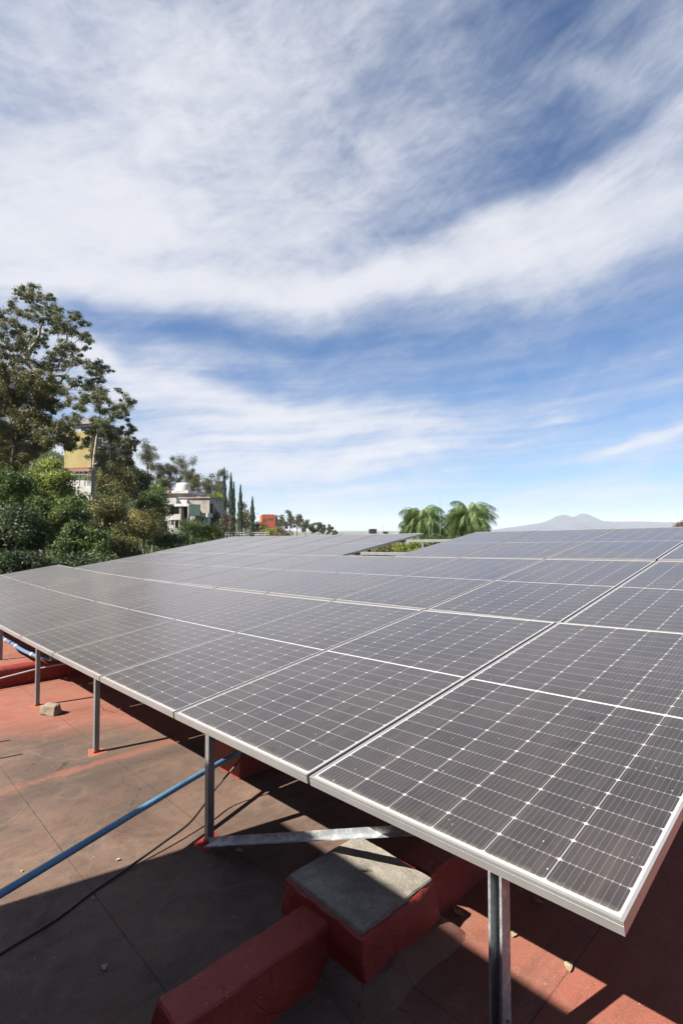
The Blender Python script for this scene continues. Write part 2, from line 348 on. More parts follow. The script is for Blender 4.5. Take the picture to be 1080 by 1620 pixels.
# ---------------------------------------------------------------- object helpers
def tag(o, label=None, cat=None, group=None, kind=None):
    if label: o['label'] = label
    if cat: o['category'] = cat
    if group: o['group'] = group
    if kind: o['kind'] = kind
    return o
def link(name, me, mat=None, parent=None):
    o = bpy.data.objects.new(name, me); C.objects.link(o)
    if mat is not None: me.materials.append(mat)
    if parent: o.parent = parent
    return o
def empty(name, loc=(0, 0, 0), rot=None, mtx=None):
    o = bpy.data.objects.new(name, None); C.objects.link(o); o.empty_display_size = .2
    if mtx is not None: o.matrix_world = mtx
    else:
        o.location = loc
        if rot: o.rotation_euler = rot
    return o
class MB:
    def __init__(s): s.v = []; s.f = []
    def quad_faces(s, base, fs): s.f += [tuple(base + i for i in f) for f in fs]
    def box(s, x0, x1, y0, y1, z0, z1):
        b = len(s.v)
        s.v += [(x, y, z) for z in (z0, z1) for (x, y) in ((x0, y0), (x1, y0), (x1, y1), (x0, y1))]
        s.quad_faces(b, ((3, 2, 1, 0), (4, 5, 6, 7), (0, 1, 5, 4), (1, 2, 6, 5), (2, 3, 7, 6), (3, 0, 4, 7))); return s
    def prism(s, pts, d):            # pts: list of 3-vectors (polygon), extruded by vector d
        b = len(s.v); n = len(pts); d = Vector(d)
        s.v += [tuple(p) for p in pts] + [tuple(Vector(p) + d) for p in pts]
        s.f += [tuple(b + i for i in reversed(range(n))), tuple(b + n + i for i in range(n))]
        s.f += [(b + i, b + (i + 1) % n, b + n + (i + 1) % n, b + n + i) for i in range(n)]; return s
    def tube(s, pts, rads, seg=8, cap=True):
        pts = [Vector(p) for p in pts]
        if not hasattr(rads, '__len__'): rads = [rads] * len(pts)
        b = len(s.v); up = None
        for i, p in enumerate(pts):
            t = (pts[min(i + 1, len(pts) - 1)] - pts[max(i - 1, 0)]).normalized()
            if up is None:
                up = Vector((0, 0, 1)) if abs(t.z) < .9 else Vector((1, 0, 0))
            sx = t.cross(up).normalized(); sy = sx.cross(t).normalized(); up = sy
            for j in range(seg):
                an = 2 * math.pi * j / seg
                s.v.append(tuple(p + (sx * math.cos(an) + sy * math.sin(an)) * rads[i]))
        for i in range(len(pts) - 1):
            for j in range(seg):
                j2 = (j + 1) % seg
                s.f.append((b + i * seg + j, b + i * seg + j2, b + (i + 1) * seg + j2, b + (i + 1) * seg + j))
        if cap:
            s.f.append(tuple(b + j for j in reversed(range(seg)))); e = b + (len(pts) - 1) * seg
            s.f.append(tuple(e + j for j in range(seg)))
        return s
    def bar(s, p0, p1, w, h, up=(0, 0, 1)):     # rectangular bar between two points
        p0 = Vector(p0); p1 = Vector(p1); t = (p1 - p0).normalized()
        sx = t.cross(Vector(up)).normalized() * (w / 2); sy = sx.cross(t).normalized() * (h / 2)
        return s.prism([p0 - sx - sy, p0 + sx - sy, p0 + sx + sy, p0 - sx + sy], p1 - p0)
    def mesh(s, name, smooth=False):
        me = bpy.data.meshes.new(name); me.from_pydata([tuple(v) for v in s.v], [], s.f); me.update()
        import bmesh
        bm = bmesh.new(); bm.from_mesh(me); bmesh.ops.recalc_face_normals(bm, faces=bm.faces); bm.to_mesh(me); bm.free()
        if smooth: me.shade_smooth()
        return me
    def build(s, name, mat, parent=None, smooth=False, bevel=0.):
        o = link(name, s.mesh(name, smooth), mat, parent)
        if bevel:
            bv = o.modifiers.new('bevel', 'BEVEL'); bv.width = bevel; bv.segments = 2; bv.limit_method = 'ANGLE'
        return o
def ray(px, py):
    x = (px - 540) / FPX; y = (810 - py) / FPX; c, s_ = math.cos(PITCH), math.sin(PITCH)
    return Vector((x, c - y * s_, s_ + y * c))
def at(px, py, Y):
    d_ = ray(px, py); return CAM + d_ * (Y / d_.y)
def onfloor(px, py, h=0.):
    d_ = ray(px, py); n_ = Vector((-Q1, -Q2, 1)); return CAM + d_ * ((Q0 + h - n_.dot(CAM)) / n_.dot(d_))

# ---------------------------------------------------------------- terrain
def terr(x, y):
    t = np.clip(-x / 24., 0, 1); h = -8.5 + 8.0 * t * t * (3 - 2 * t)
    h = h + np.clip(-x - 24, 0, 90) * .38 + np.clip(-x - 114, 0, 1e5) * .02
    fade = np.clip((y - 180) / 260., 0, 1); fade = fade * fade * (3 - 2 * fade)
    h = h * (1 - fade) + (-14.) * fade
    return h + .5 * np.sin(x * .21 + 1) * np.sin(y * .17) * (1 - fade)
def make_ground():
    gx = np.concatenate([-np.geomspace(6000, 130, 14), np.linspace(-120, 60, 61), np.geomspace(75, 6000, 14)])
    gy = np.concatenate([-np.geomspace(6000, 60, 10), np.linspace(-40, 460, 84), np.geomspace(500, 9000, 16)])
    X, Y = np.meshgrid(gx, gy); Z = terr(X, Y); n, m_ = X.shape
    v = np.stack([X, Y, Z], -1).reshape(-1, 3)
    f = [(r * m_ + c, r * m_ + c + 1, (r + 1) * m_ + c + 1, (r + 1) * m_ + c) for r in range(n - 1) for c in range(m_ - 1)]
    me = bpy.data.meshes.new('ground'); me.from_pydata(v.tolist(), [], f); me.shade_smooth()
    tag(link('ground', me, M['ground']), kind='structure')
make_ground()
def make_mountain():
    prof = [(700, 840), (780, 838), (830, 831), (858, 826.5), (872, 821), (880, 816.5), (888, 814.5), (896, 814.5), (905, 818.3), (911, 816.5), (917, 813),
            (924, 812.3), (932, 814.5), (941, 820.5), (952, 824), (975, 825.3), (1010, 824.8), (1050, 826), (1080, 826), (1180, 829), (1300, 836)]
    rs = np.random.default_rng(3); v = []; f = []; nd = 9
    xs = np.linspace(690, 1300, 130); pr = np.array(prof)
    for i, px in enumerate(xs):
        top = at(px, np.interp(px, pr[:, 0], pr[:, 1]), 5200); h = max(0, top.z + 14)
        for j in range(nd):
            t = (j - 4) / 4.; w = (1 - abs(t)) ** 1.3
            v.append((top.x, 5200 + t * 700, -16 + h * w * (1 if j == 4 else 1 + .12 * rs.standard_normal()) + 2 * (j == 4)))
    for i in range(len(xs) - 1):
        for j in range(nd - 1):
            a_ = i * nd + j; f.append((a_, a_ + nd, a_ + nd + 1, a_ + 1))
    me = bpy.data.meshes.new('mountain'); me.from_pydata(v, [], f); me.shade_smooth()
    tag(link('mountain', me, M['mount']), kind='structure')
make_mountain()

# ---------------------------------------------------------------- roof deck
def make_roof():
    m = MB(); A0, A1, N0, N1 = -6., 13., -6., 9.2
    na, nn_ = 60, 50; b = 0
    for i in range(na + 1):
        for j in range(nn_ + 1):
            m.v.append(tuple(AN(A0 + (A1 - A0) * i / na, N0 + (N1 - N0) * j / nn_)))
    for i in range(na):
        for j in range(nn_):
            q_ = i * (nn_ + 1) + j; m.f.append((q_, q_ + nn_ + 1, q_ + nn_ + 2, q_ + 1))
    o = m.build('roof_deck', M['roof']); tag(o, kind='structure')
    w = MB(); w.prism([AN(A0 + .01, N0 + .01, z=-9), AN(A1 - .01, N0 + .01, z=-9), AN(A1 - .01, N1 - .01, z=-9), AN(A0 + .01, N1 - .01, z=-9)], (0, 0, 8.75))
    o = w.build('building_below', M['cream']); tag(o, 'cream building that carries the red flat roof', 'building')
make_roof()
# raised red slab with a painted rim at the left end
def make_ledge():
    e = empty('raised_roof_slab', AN(6.6, 1.5)); e.rotation_euler = (0, 0, 0); inv = -e.location
    def wavy(n_, amp, s_): return amp * math.sin(n_ * 9.1 + s_) * .6 + amp * math.sin(n_ * 23. + 2 * s_) * .4
    ns = [(-2 + .12 * i) for i in range(76)]
    def strip(name, prof, mat, amp):
        m = MB(); K = len(prof)
        for n_ in ns:
            for q_, (a_, h_) in enumerate(prof):
                m.v.append(tuple(AN(a_ + wavy(n_, amp, q_), n_, h_ + wavy(n_, amp * .5, q_ + 3)) + inv))
        for i in range(len(ns) - 1):
            for j in range(K - 1):
                b = i * K + j; m.f.append((b, b + K, b + K + 1, b + 1))
        return m.build(name, mat, e, smooth=True)
    strip('rim', [(6.57, -.02), (6.565, .05), (6.56, .11), (6.555, .175), (6.57, .207), (6.62, .222), (6.70, .21), (6.74, .19)], M['red'], .008)
    strip('slab_top', [(6.70, .188), (7.6, .19), (9, .19), (12.9, .19)], M['roof'], .0)
    tag(e, 'raised red slab with a bright painted rim at the far left of the roof', 'roof slab')
make_ledge()
# rooftop room behind the camera, whose shadow lies over the foreground
def make_room():
    h = 3.2; apex_a, apex_n = 2.321, 1.740; sa = SHX * AX.x + SHY * AX.y; sn = SHX * NX.x + SHY * NX.y
    a1 = apex_a - sa * h; n1 = apex_n - sn * h
    zt = floorz(*(AX * apex_a + NX * apex_n).xy) + h
    e = empty('rooftop_room', AN(0, n1 - 1.6)); iv = -e.location
    m = MB(); m.prism([AN(a1, n1, z=-.1) + iv, AN(-6, n1, z=-.1) + iv, AN(-6, n1 - 3.2, z=-.1) + iv, AN(a1, n1 - 3.2, z=-.1) + iv], (0, 0, zt + .1 - .12))
    m.build('wall', M['red'], e)
    m = MB(); m.prism([AN(a1, n1, z=zt - .12) + iv, AN(-6, n1, z=zt - .12) + iv, AN(-6, n1 - 3.2, z=zt - .12) + iv, AN(a1, n1 - 3.2, z=zt - .12) + iv], (0, 0, .12))
    m.build('roof', M['grey'], e)
    tag(e, 'red walled rooftop room behind the photographer', 'room')
make_room()

# ---------------------------------------------------------------- solar array
MW = Matrix(((-0.6904574386889872, 0.7134027498295877, 0.11968726705304164), (0.7229526365647095, 0.6861851192584212, 0.08055723054103421),
             (-0.024657871829875996, 0.14214956434646167, -0.989538018831481)))
TW = Vector((-0.12939043574360343, 2.075307226103931, -0.9883740403342978 + 1.63))
PW, PL, PITCHX = 1.134, 2.278, 1.1497
ED = {'a': (0., .002, .0012, .0489, 0.), 'A': (0., -.0056 * 0 + -.0056, .0012, .0489, 0.), 'b': (.0134 + .0166 * 0, -.0056, .0031, .0029, 0.),
      'B': (.030, -.0001, .0031, .0029, 0.), 'c': (.0256, -.0001, -.0093, .0145, 0.), 'd': (.0556, .0038, .0053, .0102, 0.)}
VV = {'a': 0, 'A': PL, 'b': PL + .02, 'B': 2 * PL + .02, 'c': 2 * PL + .04, 'd': 3 * PL + .04}
PZ = {'a': (0., .0012, .0489), 'A': (0., .0012, .0489), 'b': (.0134, .0031, .0029), 'B': (.030, .0031, .0029), 'c': (.0256, -.0093, .0145), 'd': (.0556, .0053, .0102)}
EO = {'a': .002, 'A': -.0056, 'b': -.0056, 'B': -.0001, 'c': -.0001, 'd': .0038}
def edge(u, e, dv=0., dz=0.):
    t = (u - 3) / 4.; z = PZ[e][0] + PZ[e][1] * t + PZ[e][2] * t * t
    return MW @ Vector((u * PITCHX + EO[e] - (.0053 if u > .004 else 0), VV[e] + dv, -z - dz)) + TW
def panel_meshes():
    fr = MB(); H = .035; t = .002; lw = .009
    # outer wall with a shallow groove, lip on top, flange below
    def side(x0, x1, y0, y1): fr.box(x0, x1, y0, y1, -H, -.0005)
    fr.box(0, PW, 0, .0025, -H, -.012); fr.box(0.0, PW, .001, .0025, -.012, -.0095); fr.box(0, PW, 0, .0025, -.0095, 0)
    fr.box(0, PW, PL - .0025, PL, -H, 0)
    fr.box(0, .0025, .0025, PL - .0025, -H, 0); fr.box(PW - .0025, PW, .0025, PL - .0025, -H, 0)
    fr.box(.0025, PW - .0025, .0025, lw, -.002, 0); fr.box(.0025, PW - .0025, PL - lw, PL - .0025, -.002, 0)
    fr.box(.0025, lw, lw, PL - lw, -.002, 0); fr.box(PW - lw, PW - .0025, lw, PL - lw, -.002, 0)
    fr.box(.0025, PW - .0025, .0025, .03, -H, -H + .002); fr.box(.0025, PW - .0025, PL - .03, PL - .0025, -H, -H + .002)
    fr.box(.0025, .03, .03, PL - .03, -H, -H + .002); fr.box(PW - .03, PW - .0025, .03, PL - .03, -H, -H + .002)
    gl = MB(); gl.v += [(.003, .003, -.003), (PW - .003, .003, -.003), (PW - .003, PL - .003, -.003), (.003, PL - .003, -.003)]; gl.f.append((0, 1, 2, 3))
    bk = MB(); bk.box(.003, PW - .003, .003, PL - .003, -.0065, -.0045)
    jb = MB()
    for q_ in (.5,): jb.box(PW * q_ - .06, PW * q_ + .06, PL / 2 - .03, PL / 2 + .03, -.022, -.0066)
    out = []
    for nm, mb, mt in (('frame', fr, 'alu'), ('cell_sheet', gl, 'solar'), ('backsheet', bk, 'backs'), ('junction_box', jb, 'black')):
        me = mb.mesh(nm); me.materials.append(M[mt]); out.append((nm, me))
    return out
PM = panel_meshes()
ORD = ['first', 'second', 'third', 'fourth', 'fifth', 'sixth', 'seventh', 'eighth', 'ninth', 'tenth', 'eleventh']
def place_panel(j, f, b, label):
    ul, ur = j + 1 - .006, j + .01
    if j == -1: ul = -.018
    p = edge(ul, f); q_ = edge(ur, f); back = edge(ul, b)
    x = (q_ - p).normalized(); y = back - p; y = (y - x * y.dot(x)).normalized(); z = x.cross(y)
    mid = (p + q_) / 2; p = mid - x * PW / 2
    mt = Matrix((x, y, z)).transposed().to_4x4(); mt.translation = p
    e = empty('solar_panel', mtx=mt)
    for nm, me in PM: link(nm, me, None, e)
    tag(e, label, 'solar panel', 'solar panels of the rooftop array')
for j in range(-1, 10):
    lab = 'dusty solar panel, %s from the right end of the front row' % ORD[j + 1]
    if j == -1: lab = 'nearest solar panel, its silver corner toward the camera'
    if j == 9: lab = 'solar panel at the far left end of the front row'
    place_panel(j, 'a', 'A', lab)
for j in range(-1, 10):
    lab = 'solar panel in the middle row, %s from its right end' % ORD[j + 1]
    if j == 9: lab = 'solar panel at the left end of the middle row, against the bushes'
    place_panel(j, 'b', 'B', lab)
for j in (-1, 0, 1, 2):
    lab = ['solar panel cut off by the right picture edge in the back row', 'back row solar panel second from its right end, below the mountain',
           'back row solar panel right of the one bordering the gap', 'solar panel right of the gap in the back row, below the palms'][j + 1]
    place_panel(j, 'c', 'd', lab)
for i_, j in enumerate(range(4, 10)):
    lab = 'solar panel in the back row left of the open gap, %s from the gap' % ORD[i_]
    if j == 9: lab = 'solar panel at the far left end of the back row, next to the bushes'
    place_panel(j, 'c', 'd', lab)

# rails under the panels, running along the rows
RG = 'aluminium rails carrying the solar panels'
for e_, eb, rname in (('a', 'A', 'front'), ('b', 'B', 'middle'), ('c', 'd', 'back')):
    for fr_, nm in ((.035, 'lower'), (.22, 'lower'), (.76, 'upper')):
        if fr_ < .1 and e_ != 'a': continue
        if fr_ == .22 and e_ == 'a': fr_ = .3
        def rp(u): return edge(u, e_).lerp(edge(u, eb), fr_) + Vector((0, 0, -.036 - .0215))
        m = MB(); us = [-.9 + .5 * i for i in range(23)]; o0 = rp(4)
        nz = MW @ Vector((0, 0, -1))
        for i in range(len(us) - 1): m.bar(rp(us[i]) - o0, rp(us[i + 1]) - o0, .040, .040, up=nz)
        ob = m.build('mounting_rail', M['rail_m']); ob.location = o0
        lb = {'a0.035': 'grey rail just behind the lower edge of the front panel row', 'a0.3': 'rail under the lower third of the front panel row',
              'a0.76': 'rail under the upper third of the front panel row', 'b0.22': 'rail under the lower part of the middle panel row', 'b0.76': 'rail under the upper part of the middle panel row',
              'c0.22': 'lower of the two pale rails crossing the gap in the back row', 'c0.76': 'upper of the two pale rails crossing the gap in the back row'}[e_ + str(fr_)]
        tag(ob, lb, 'rail', RG)

# posts
M['daub'] = simple('salmon_paint_daub', (.24, .070, .04), .8, 0, .2, 20, .3)
def post(u, e_, eb, fr_, w, label, mat='steel', zero=None, plate=True, painted=True, channel=False):
    top = edge(u, e_).lerp(edge(u, eb), fr_); x, y = top.xy; zb = floorz(x, y)
    e = empty('steel_post', (x, y, zb)); e.rotation_euler = (0, 0, math.atan2(AX.y, AX.x))
    H = top.z - .038 - zb
    m = MB()
    if channel:
        t = .003; hw = w / 2; dp = .045
        # open strut channel: web on one side, two flanges with inward lips; open side faces the camera
        m.box(-hw, hw, -dp / 2, -dp / 2 + t, .0, H); m.box(-hw, -hw + t, -dp / 2 + t, dp / 2, 0, H); m.box(hw - t, hw, -dp / 2 + t, dp / 2, 0, H)
        m.box(-hw + t, -hw + .007, dp / 2 - t, dp / 2, 0, H); m.box(hw - .007, hw - t, dp / 2 - t, dp / 2, 0, H)
        m.build('post_shaft', M[mat], e)
        b = MB()
        for zz in (.14, .165): b.tube([(-hw - .008, -.0, zz), (-hw + .006, -.0, zz)], .004, 6)
        b.build('bolt', M['steel'], e)
    else:
        m.box(-w / 2, w / 2, -w / 2, w / 2, 0, H); m.build('post_shaft', M[mat], e, bevel=.003)
    if plate:
        b = MB(); s_ = .062; rr_ = random.Random(int(u * 100))
        if painted == 'daub':
            ring_ = [(math.cos(t * .449) * rr_.uniform(.06, .12), math.sin(t * .449) * rr_.uniform(.045, .08)) for t in range(14)]
            b.prism([Vector((x_, y_, -.01)) for x_, y_ in ring_], (0, 0, .0135))
        else: b.box(-s_, s_, -s_, s_, -.01, .006)
        b.box(-w / 2 - .004, w / 2 + .004, -w / 2 - .004, w / 2 + .004, .006, .02)
        b.build('base_plate', M['daub'] if painted == 'daub' else M['red'], e, bevel=.003)
    tag(e, label, 'post', 'steel posts under the array')
    return e
post(-.705, 'a', 'A', .012, .042, 'near galvanised channel post under the front corner panel', 'galv', channel=True, plate=False)
post(.697, 'a', 'A', 0.012, .036, 'steel post with red base plate where the diagonal brace starts')
post(2.108, 'a', 'A', 0.012, .036, 'steel post standing to the right of the loose rubble block', painted='daub')
post(3.485, 'a', 'A', 0.012, .036, 'steel post nearest the raised red slab, behind the rubble block', painted='daub')
post(4.87, 'a', 'A', 0.012, .036, 'steel post on the raised slab at the left picture edge')
for (e_, eb, rn) in (('a', 'A', 'front'), ('b', 'B', 'middle'), ('c', 'd', 'back')):
    for u in (-.7, 2.1, 4.87, 7.6):
        if e_ == 'a' and u < 0: continue
        post(u, e_, eb, .79, .038, 'steel post in the shade under the %s row, %s' % (rn, {-.7: 'right end', 2.1: 'right of its middle', 4.87: 'left of its middle', 7.6: 'left end'}[u]))
post(3.42, 'c', 'd', .60, .04, 'dark post seen in the open gap of the back row')

# diagonal brace
def make_brace():
    b0 = onfloor(331, 1335, .03); b1 = Vector((.2536, 1.94, .524)); e_ = b0 + (b1 - b0) * 1.30
    m = MB(); o0 = b0
    m.bar(Vector((0, 0, .014)), e_ - b0 + Vector((0, 0, .014)), .004, .032)
    t = (e_ - b0).normalized(); side = t.cross(Vector((0, 0, 1))).normalized()
    m.bar(-side * .015 * -1 + Vector((0, 0, .0)) * 0 + side * 0 , e_ - b0 + side * 0, .032, .004)
    o = m.build('brace', M['galv']); o.location = o0
    tag(o, 'galvanised angle brace running from the post base across the concrete pier', 'brace')
make_brace()

# blue water pipe
def make_pipe():
    p0 = at(0, 1413, 1.95); p1 = at(370, 1195, 3.15); d_ = p1 - p0
    a_ = p0 - d_ * .6; b_ = p0 + d_ * 2.0
    m = MB(); n = 12; pts = [a_.lerp(b_, i / n) - p0 for i in range(n + 1)]
    for i, q_ in enumerate(pts): q_.z -= .006 * math.sin(i / n * math.pi * 3)
    m.tube(pts, .0148, 14)
    o = m.build('water_pipe', M['blue'], smooth=True); o.location = p0
    tag(o, 'long blue plastic pipe running diagonally above the roof under the array', 'pipe')
make_pipe()
def curve_pts(P, n=8):
    P = [Vector(p) for p in P]; out = []
    for i in range(len(P) - 1):
        a_, b_, c_, d_ = P[max(i - 1, 0)], P[i], P[i + 1], P[min(i + 2, len(P) - 1)]
        for j in range(n):
            t = j / n
            out.append(.5 * ((2 * b_) + (c_ - a_) * t + (2 * a_ - 5 * b_ + 4 * c_ - d_) * t * t + (3 * b_ - a_ - 3 * c_ + d_) * t ** 3))
    return out + [P[-1]]
def make_cable():
    pts = [onfloor(-160, 1610, .006), onfloor(0, 1509, .006), onfloor(92.6, 1452, .006), onfloor(144, 1413, .006), onfloor(207, 1370, .010), onfloor(259, 1333, .03), onfloor(296, 1305.6, .045),
           onfloor(318.5, 1279.6, .075), onfloor(341, 1248, .12), onfloor(378, 1204, .235), onfloor(400, 1170, .36), onfloor(425, 1140, .50)]
    m = MB(); m.tube([p - pts[0] for p in curve_pts(pts)], .0055, 8)
    o = m.build('electric_cable', M['black'], smooth=True); o.location = pts[0]
    tag(o, 'black cable lying across the roof and rising under the array', 'cable')
make_cable()
# blue conduits hanging below the front edge at the far left
def make_conduit():
    A_ = [(-60, 940, 7.2), (0, 1004, 6.6), (18.5, 1017, 6.2), (41, 1031, 5.9), (70, 1041, 5.7), (96, 1041, 5.9), (140, 1030, 6.6)]
    e = empty('conduit_run', at(18.5, 1017, 6.2)); iv = -e.location
    for off, nm in ((0, 'conduit'),):
        pts = [at(px, py + off, Y) + iv for px, py, Y in A_]
        m = MB(); m.tube(curve_pts(pts), .020, 10); m.build(nm, M['conduit'], e, smooth=True)
    cp = curve_pts([at(px, py, Y) + iv for px, py, Y in A_])
    for idx in (11, 19, 27, 35):
        t = (cp[idx + 1] - cp[idx - 1]).normalized()
        m = MB(); m.tube([cp[idx] - t * .012, cp[idx] + t * .012], .024, 10); m.build('clip', M['clip'], e, smooth=True)
    tag(e, 'curved blue grey conduit with pale clips below the panels at the left edge', 'conduit')
    pts = [AN(6.50, .4, .10), AN(6.49, 1.0, .10), AN(6.49, 1.3, .13), AN(6.49, 1.6, .16), AN(6.50, 1.85, .165), AN(6.50, 2.2, .15)]
    m = MB(); m.tube([p - pts[2] for p in curve_pts(pts)], .008, 8)
    o = m.build('thin_cable', M['clip'], smooth=True); o.location = pts[2]
    tag(o, 'thin pale cable fixed along the red face of the raised slab', 'cable')
make_conduit()

# ---------------------------------------------------------------- red pier, beams
def rough_block(name, pts_top, pts_bot, z_top, parent, mat, loc, sub=5, amp=.006, seed=1, flat_top=True):
    """a hand-plastered block: a subdivided, displaced prism from a wider foot to a narrower top"""
    import bmesh
    from mathutils import noise
    bm = bmesh.new()
    bot = [bm.verts.new(Vector((p.x, p.y, p.z)) - loc) for p in pts_bot]; top = [bm.verts.new(Vector((p.x, p.y, z_top)) - loc) for p in pts_top]
    n = len(bot); bm.faces.new(top); bm.faces.new(list(reversed(bot)))
    for i in range(n): bm.faces.new((bot[i], bot[(i + 1) % n], top[(i + 1) % n], top[i]))
    bmesh.ops.recalc_face_normals(bm, faces=bm.faces)
    bmesh.ops.bevel(bm, geom=[e for e in bm.edges], offset=.006, segments=1, affect='EDGES')
    bmesh.ops.subdivide_edges(bm, edges=[e for e in bm.edges if e.calc_length() > .04], cuts=sub, use_grid_fill=True)
    bmesh.ops.triangulate(bm, faces=[f for f in bm.faces if len(f.verts) > 4])
    for v in bm.verts:
        w = v.co + loc
        v.co += noise.noise_vector(w * 9 + Vector((seed, 0, 0))) * amp + noise.noise_vector(w * 28) * amp * .45
    me = bpy.data.meshes.new(name); bm.to_mesh(me); bm.free(); me.shade_smooth(); me.set_sharp_from_angle(angle=R(38))
    return link(name, me, mat, parent)
def rect(a0, a1, n0, n1, z=None, h=0.): return [AN(a0, n0, h, z), AN(a1, n0, h, z), AN(a1, n1, h, z), AN(a0, n1, h, z)]
ZP = .30
def make_pier():
    L0 = AN(1.43, 1.46)
    e = empty('concrete_pier', L0)
    rough_block('plinth', rect(1.222, 1.637, 1.262, 1.665), rect(1.200, 1.655, 1.245, 1.69, h=-.02), ZP - .012, e, M['red'], L0, amp=.010, seed=4, sub=9)
    rough_block('membrane_skirt', rect(1.205, 1.655, 1.248, 1.69), rect(1.12, 1.72, 1.165, 1.78, h=-.012), floorz(0, 2) + .070, e, M['roof'], L0, amp=.016, seed=6, sub=7)
    m = MB(); m.prism([p - L0 for p in rect(1.232, 1.628, 1.272, 1.655, z=ZP - .022)], (0, 0, .024))
    import bmesh
    bm = bmesh.new(); me0 = m.mesh('mortar_cap'); bm.from_mesh(me0)
    bmesh.ops.bevel(bm, geom=bm.edges[:], offset=.003, segments=2, affect='EDGES')
    bmesh.ops.subdivide_edges(bm, edges=[x for x in bm.edges if x.calc_length() > .05], cuts=16, use_grid_fill=True)
    from mathutils import noise
    for v in bm.verts:
        w = v.co * 16; v.co += noise.noise_vector(w) * .003 + noise.noise_vector(w * 4) * .002
    bm.to_mesh(me0); bm.free(); me0.shade_smooth(); me0.set_sharp_from_angle(angle=R(38)); link('mortar_cap', me0, M['mortar'], e)
    tag(e, 'red painted square pier with bare grey mortar top in the foreground', 'pier')
    # foreground beam running into it
    L1 = AN(1.5, 1.0); b = rough_block('roof_beam', rect(1.385, 1.525, .70, 1.27), rect(1.365, 1.545, .66, 1.27, h=-.02), .25, None, M['red'], L1, amp=.006, seed=8, sub=11)
    b.location = L1; tag(b, 'low red beam coming from the bottom edge into the near pier', 'beam')
    L2 = AN(1.46, 2.3); b = rough_block('roof_beam', rect(1.29, 1.45, 1.72, 3.2), rect(1.27, 1.47, 1.72, 3.2, h=-.02), .26, None, M['red'], L2, amp=.006, seed=9, sub=7)
    b.location = L2; tag(b, 'red beam continuing behind the near pier into the shade under the panels', 'beam')
    L3 = AN(3.08, 2.05); b = rough_block('small_pier', rect(2.90, 3.27, 1.88, 2.25), rect(2.87, 3.30, 1.85, 2.28, h=-.02), .22, None, M['red'], L3, amp=.009, seed=11)
    b.location = L3; tag(b, 'smaller red pier half hidden under the front panels', 'pier')
    L4 = AN(2.3, 2.1)
make_pier()

# rubble block on the roof
def make_rubble():
    L0 = onfloor(79, 1130); L0.z = floorz(L0.x, L0.y)
    P = [onfloor(62, 1131), onfloor(84, 1134), onfloor(96, 1129), onfloor(76, 1125)]
    rough_block('rubble_block', P, P, L0.z + .085, None, M['rock'], L0, sub=4, amp=.019, seed=23).location = L0
    tag(bpy.data.objects['rubble_block'], 'loose beige rubble block on the roof between two posts', 'rubble block')
make_rubble()
# two short rods outside the frame at the left whose shadows enter it
for (px, py, h_, lb) in ((15, 1171, .75, 'thin steel rod standing left of the picture, farther one'), (36, 1193, .75, 'thin steel rod standing left of the picture, nearer one')):
    t = onfloor(px, py); b = Vector((t.x - SHX * h_, t.y - SHY * h_, 0)); b.z = floorz(b.x, b.y)
    m = MB(); m.tube([(0, 0, -.01), (0, 0, h_)], .012, 8); o = m.build('steel_rod', M['steel']); o.location = b
    tag(o, lb, 'rod', 'rods left of the picture')

# dry leaves
LEAVES = [(727, 1444, .05, 2.2, 'curled dry leaf in the shade right of the near pier'), (852, 1426, .04, 2.4, 'dry leaf in deep shade below the corner panel'),
          (815, 1481, .035, .4, 'dry leaf in the sunlit strip beside the near post'), (903, 1532, .045, .9, 'dry leaf on the seam in the right sunlit strip'),
          (381, 1346, .045, 2.2, 'curled pale leaf in the shade just right of the red base plate'), (168, 1531, .03, 1.5, 'small dry leaf in the large shadow at lower left'),
          (187, 1361, .022, .2, 'pale leaf just outside the shadow edge at left'), (148, 1422, .018, .7, 'tiny pale leaf on the shadow below the cable'),
          (36, 1378, .016, 2, 'tiny pale leaf beside the blue pipe'), ]
for px, py, s_, rz, lb in LEAVES:
    P = onfloor(px, py, .004); m = MB(); n = 7
    for i in range(n):
        t = i / (n - 1); w = .3 * s_ * math.sin(math.pi * min(1, t * 1.02 + .02)) + .0006
        cx = (t - .5) * s_; cy = .22 * s_ * math.sin(t * 3.0); cz = .25 * s_ * (t - .4) ** 2 * 4 * .5
        m.v += [(cx, cy - w, cz + w * .5), (cx, cy, cz), (cx, cy + w, cz + w * .7)]
    for i in range(n - 1):
        b = i * 3; m.f += [(b, b + 3, b + 4, b + 1), (b + 1, b + 4, b + 5, b + 2)]
    o = m.build('dry_leaf', M['leafdry'], smooth=True); o.location = P; o.rotation_euler = (0, 0, rz)
    so = o.modifiers.new('thick', 'SOLIDIFY'); so.thickness = .0006
    tag(o, lb, 'leaf', 'dry leaves on the roof')
def make_twig():
    d_ = ray(576, 1380); L0 = CAM + d_ * ((ZP - 1.63) / d_.z); m = MB(); r = random.Random(5)
    for i in range(11):
        an = r.uniform(0, 6.28); l_ = r.uniform(.012, .035)
        m.tube([(0, 0, .002), (math.cos(an) * l_ * .6, math.sin(an) * l_ * .6, .012 + r.random() * .01), (math.cos(an) * l_, math.sin(an) * l_, .006)], [.0012, .001, .0004], 4)
    o = m.build('dead_weed', M['barkd']); o.location = L0; tag(o, 'small dead weed on the mortar top of the near pier', 'weed')
make_twig()

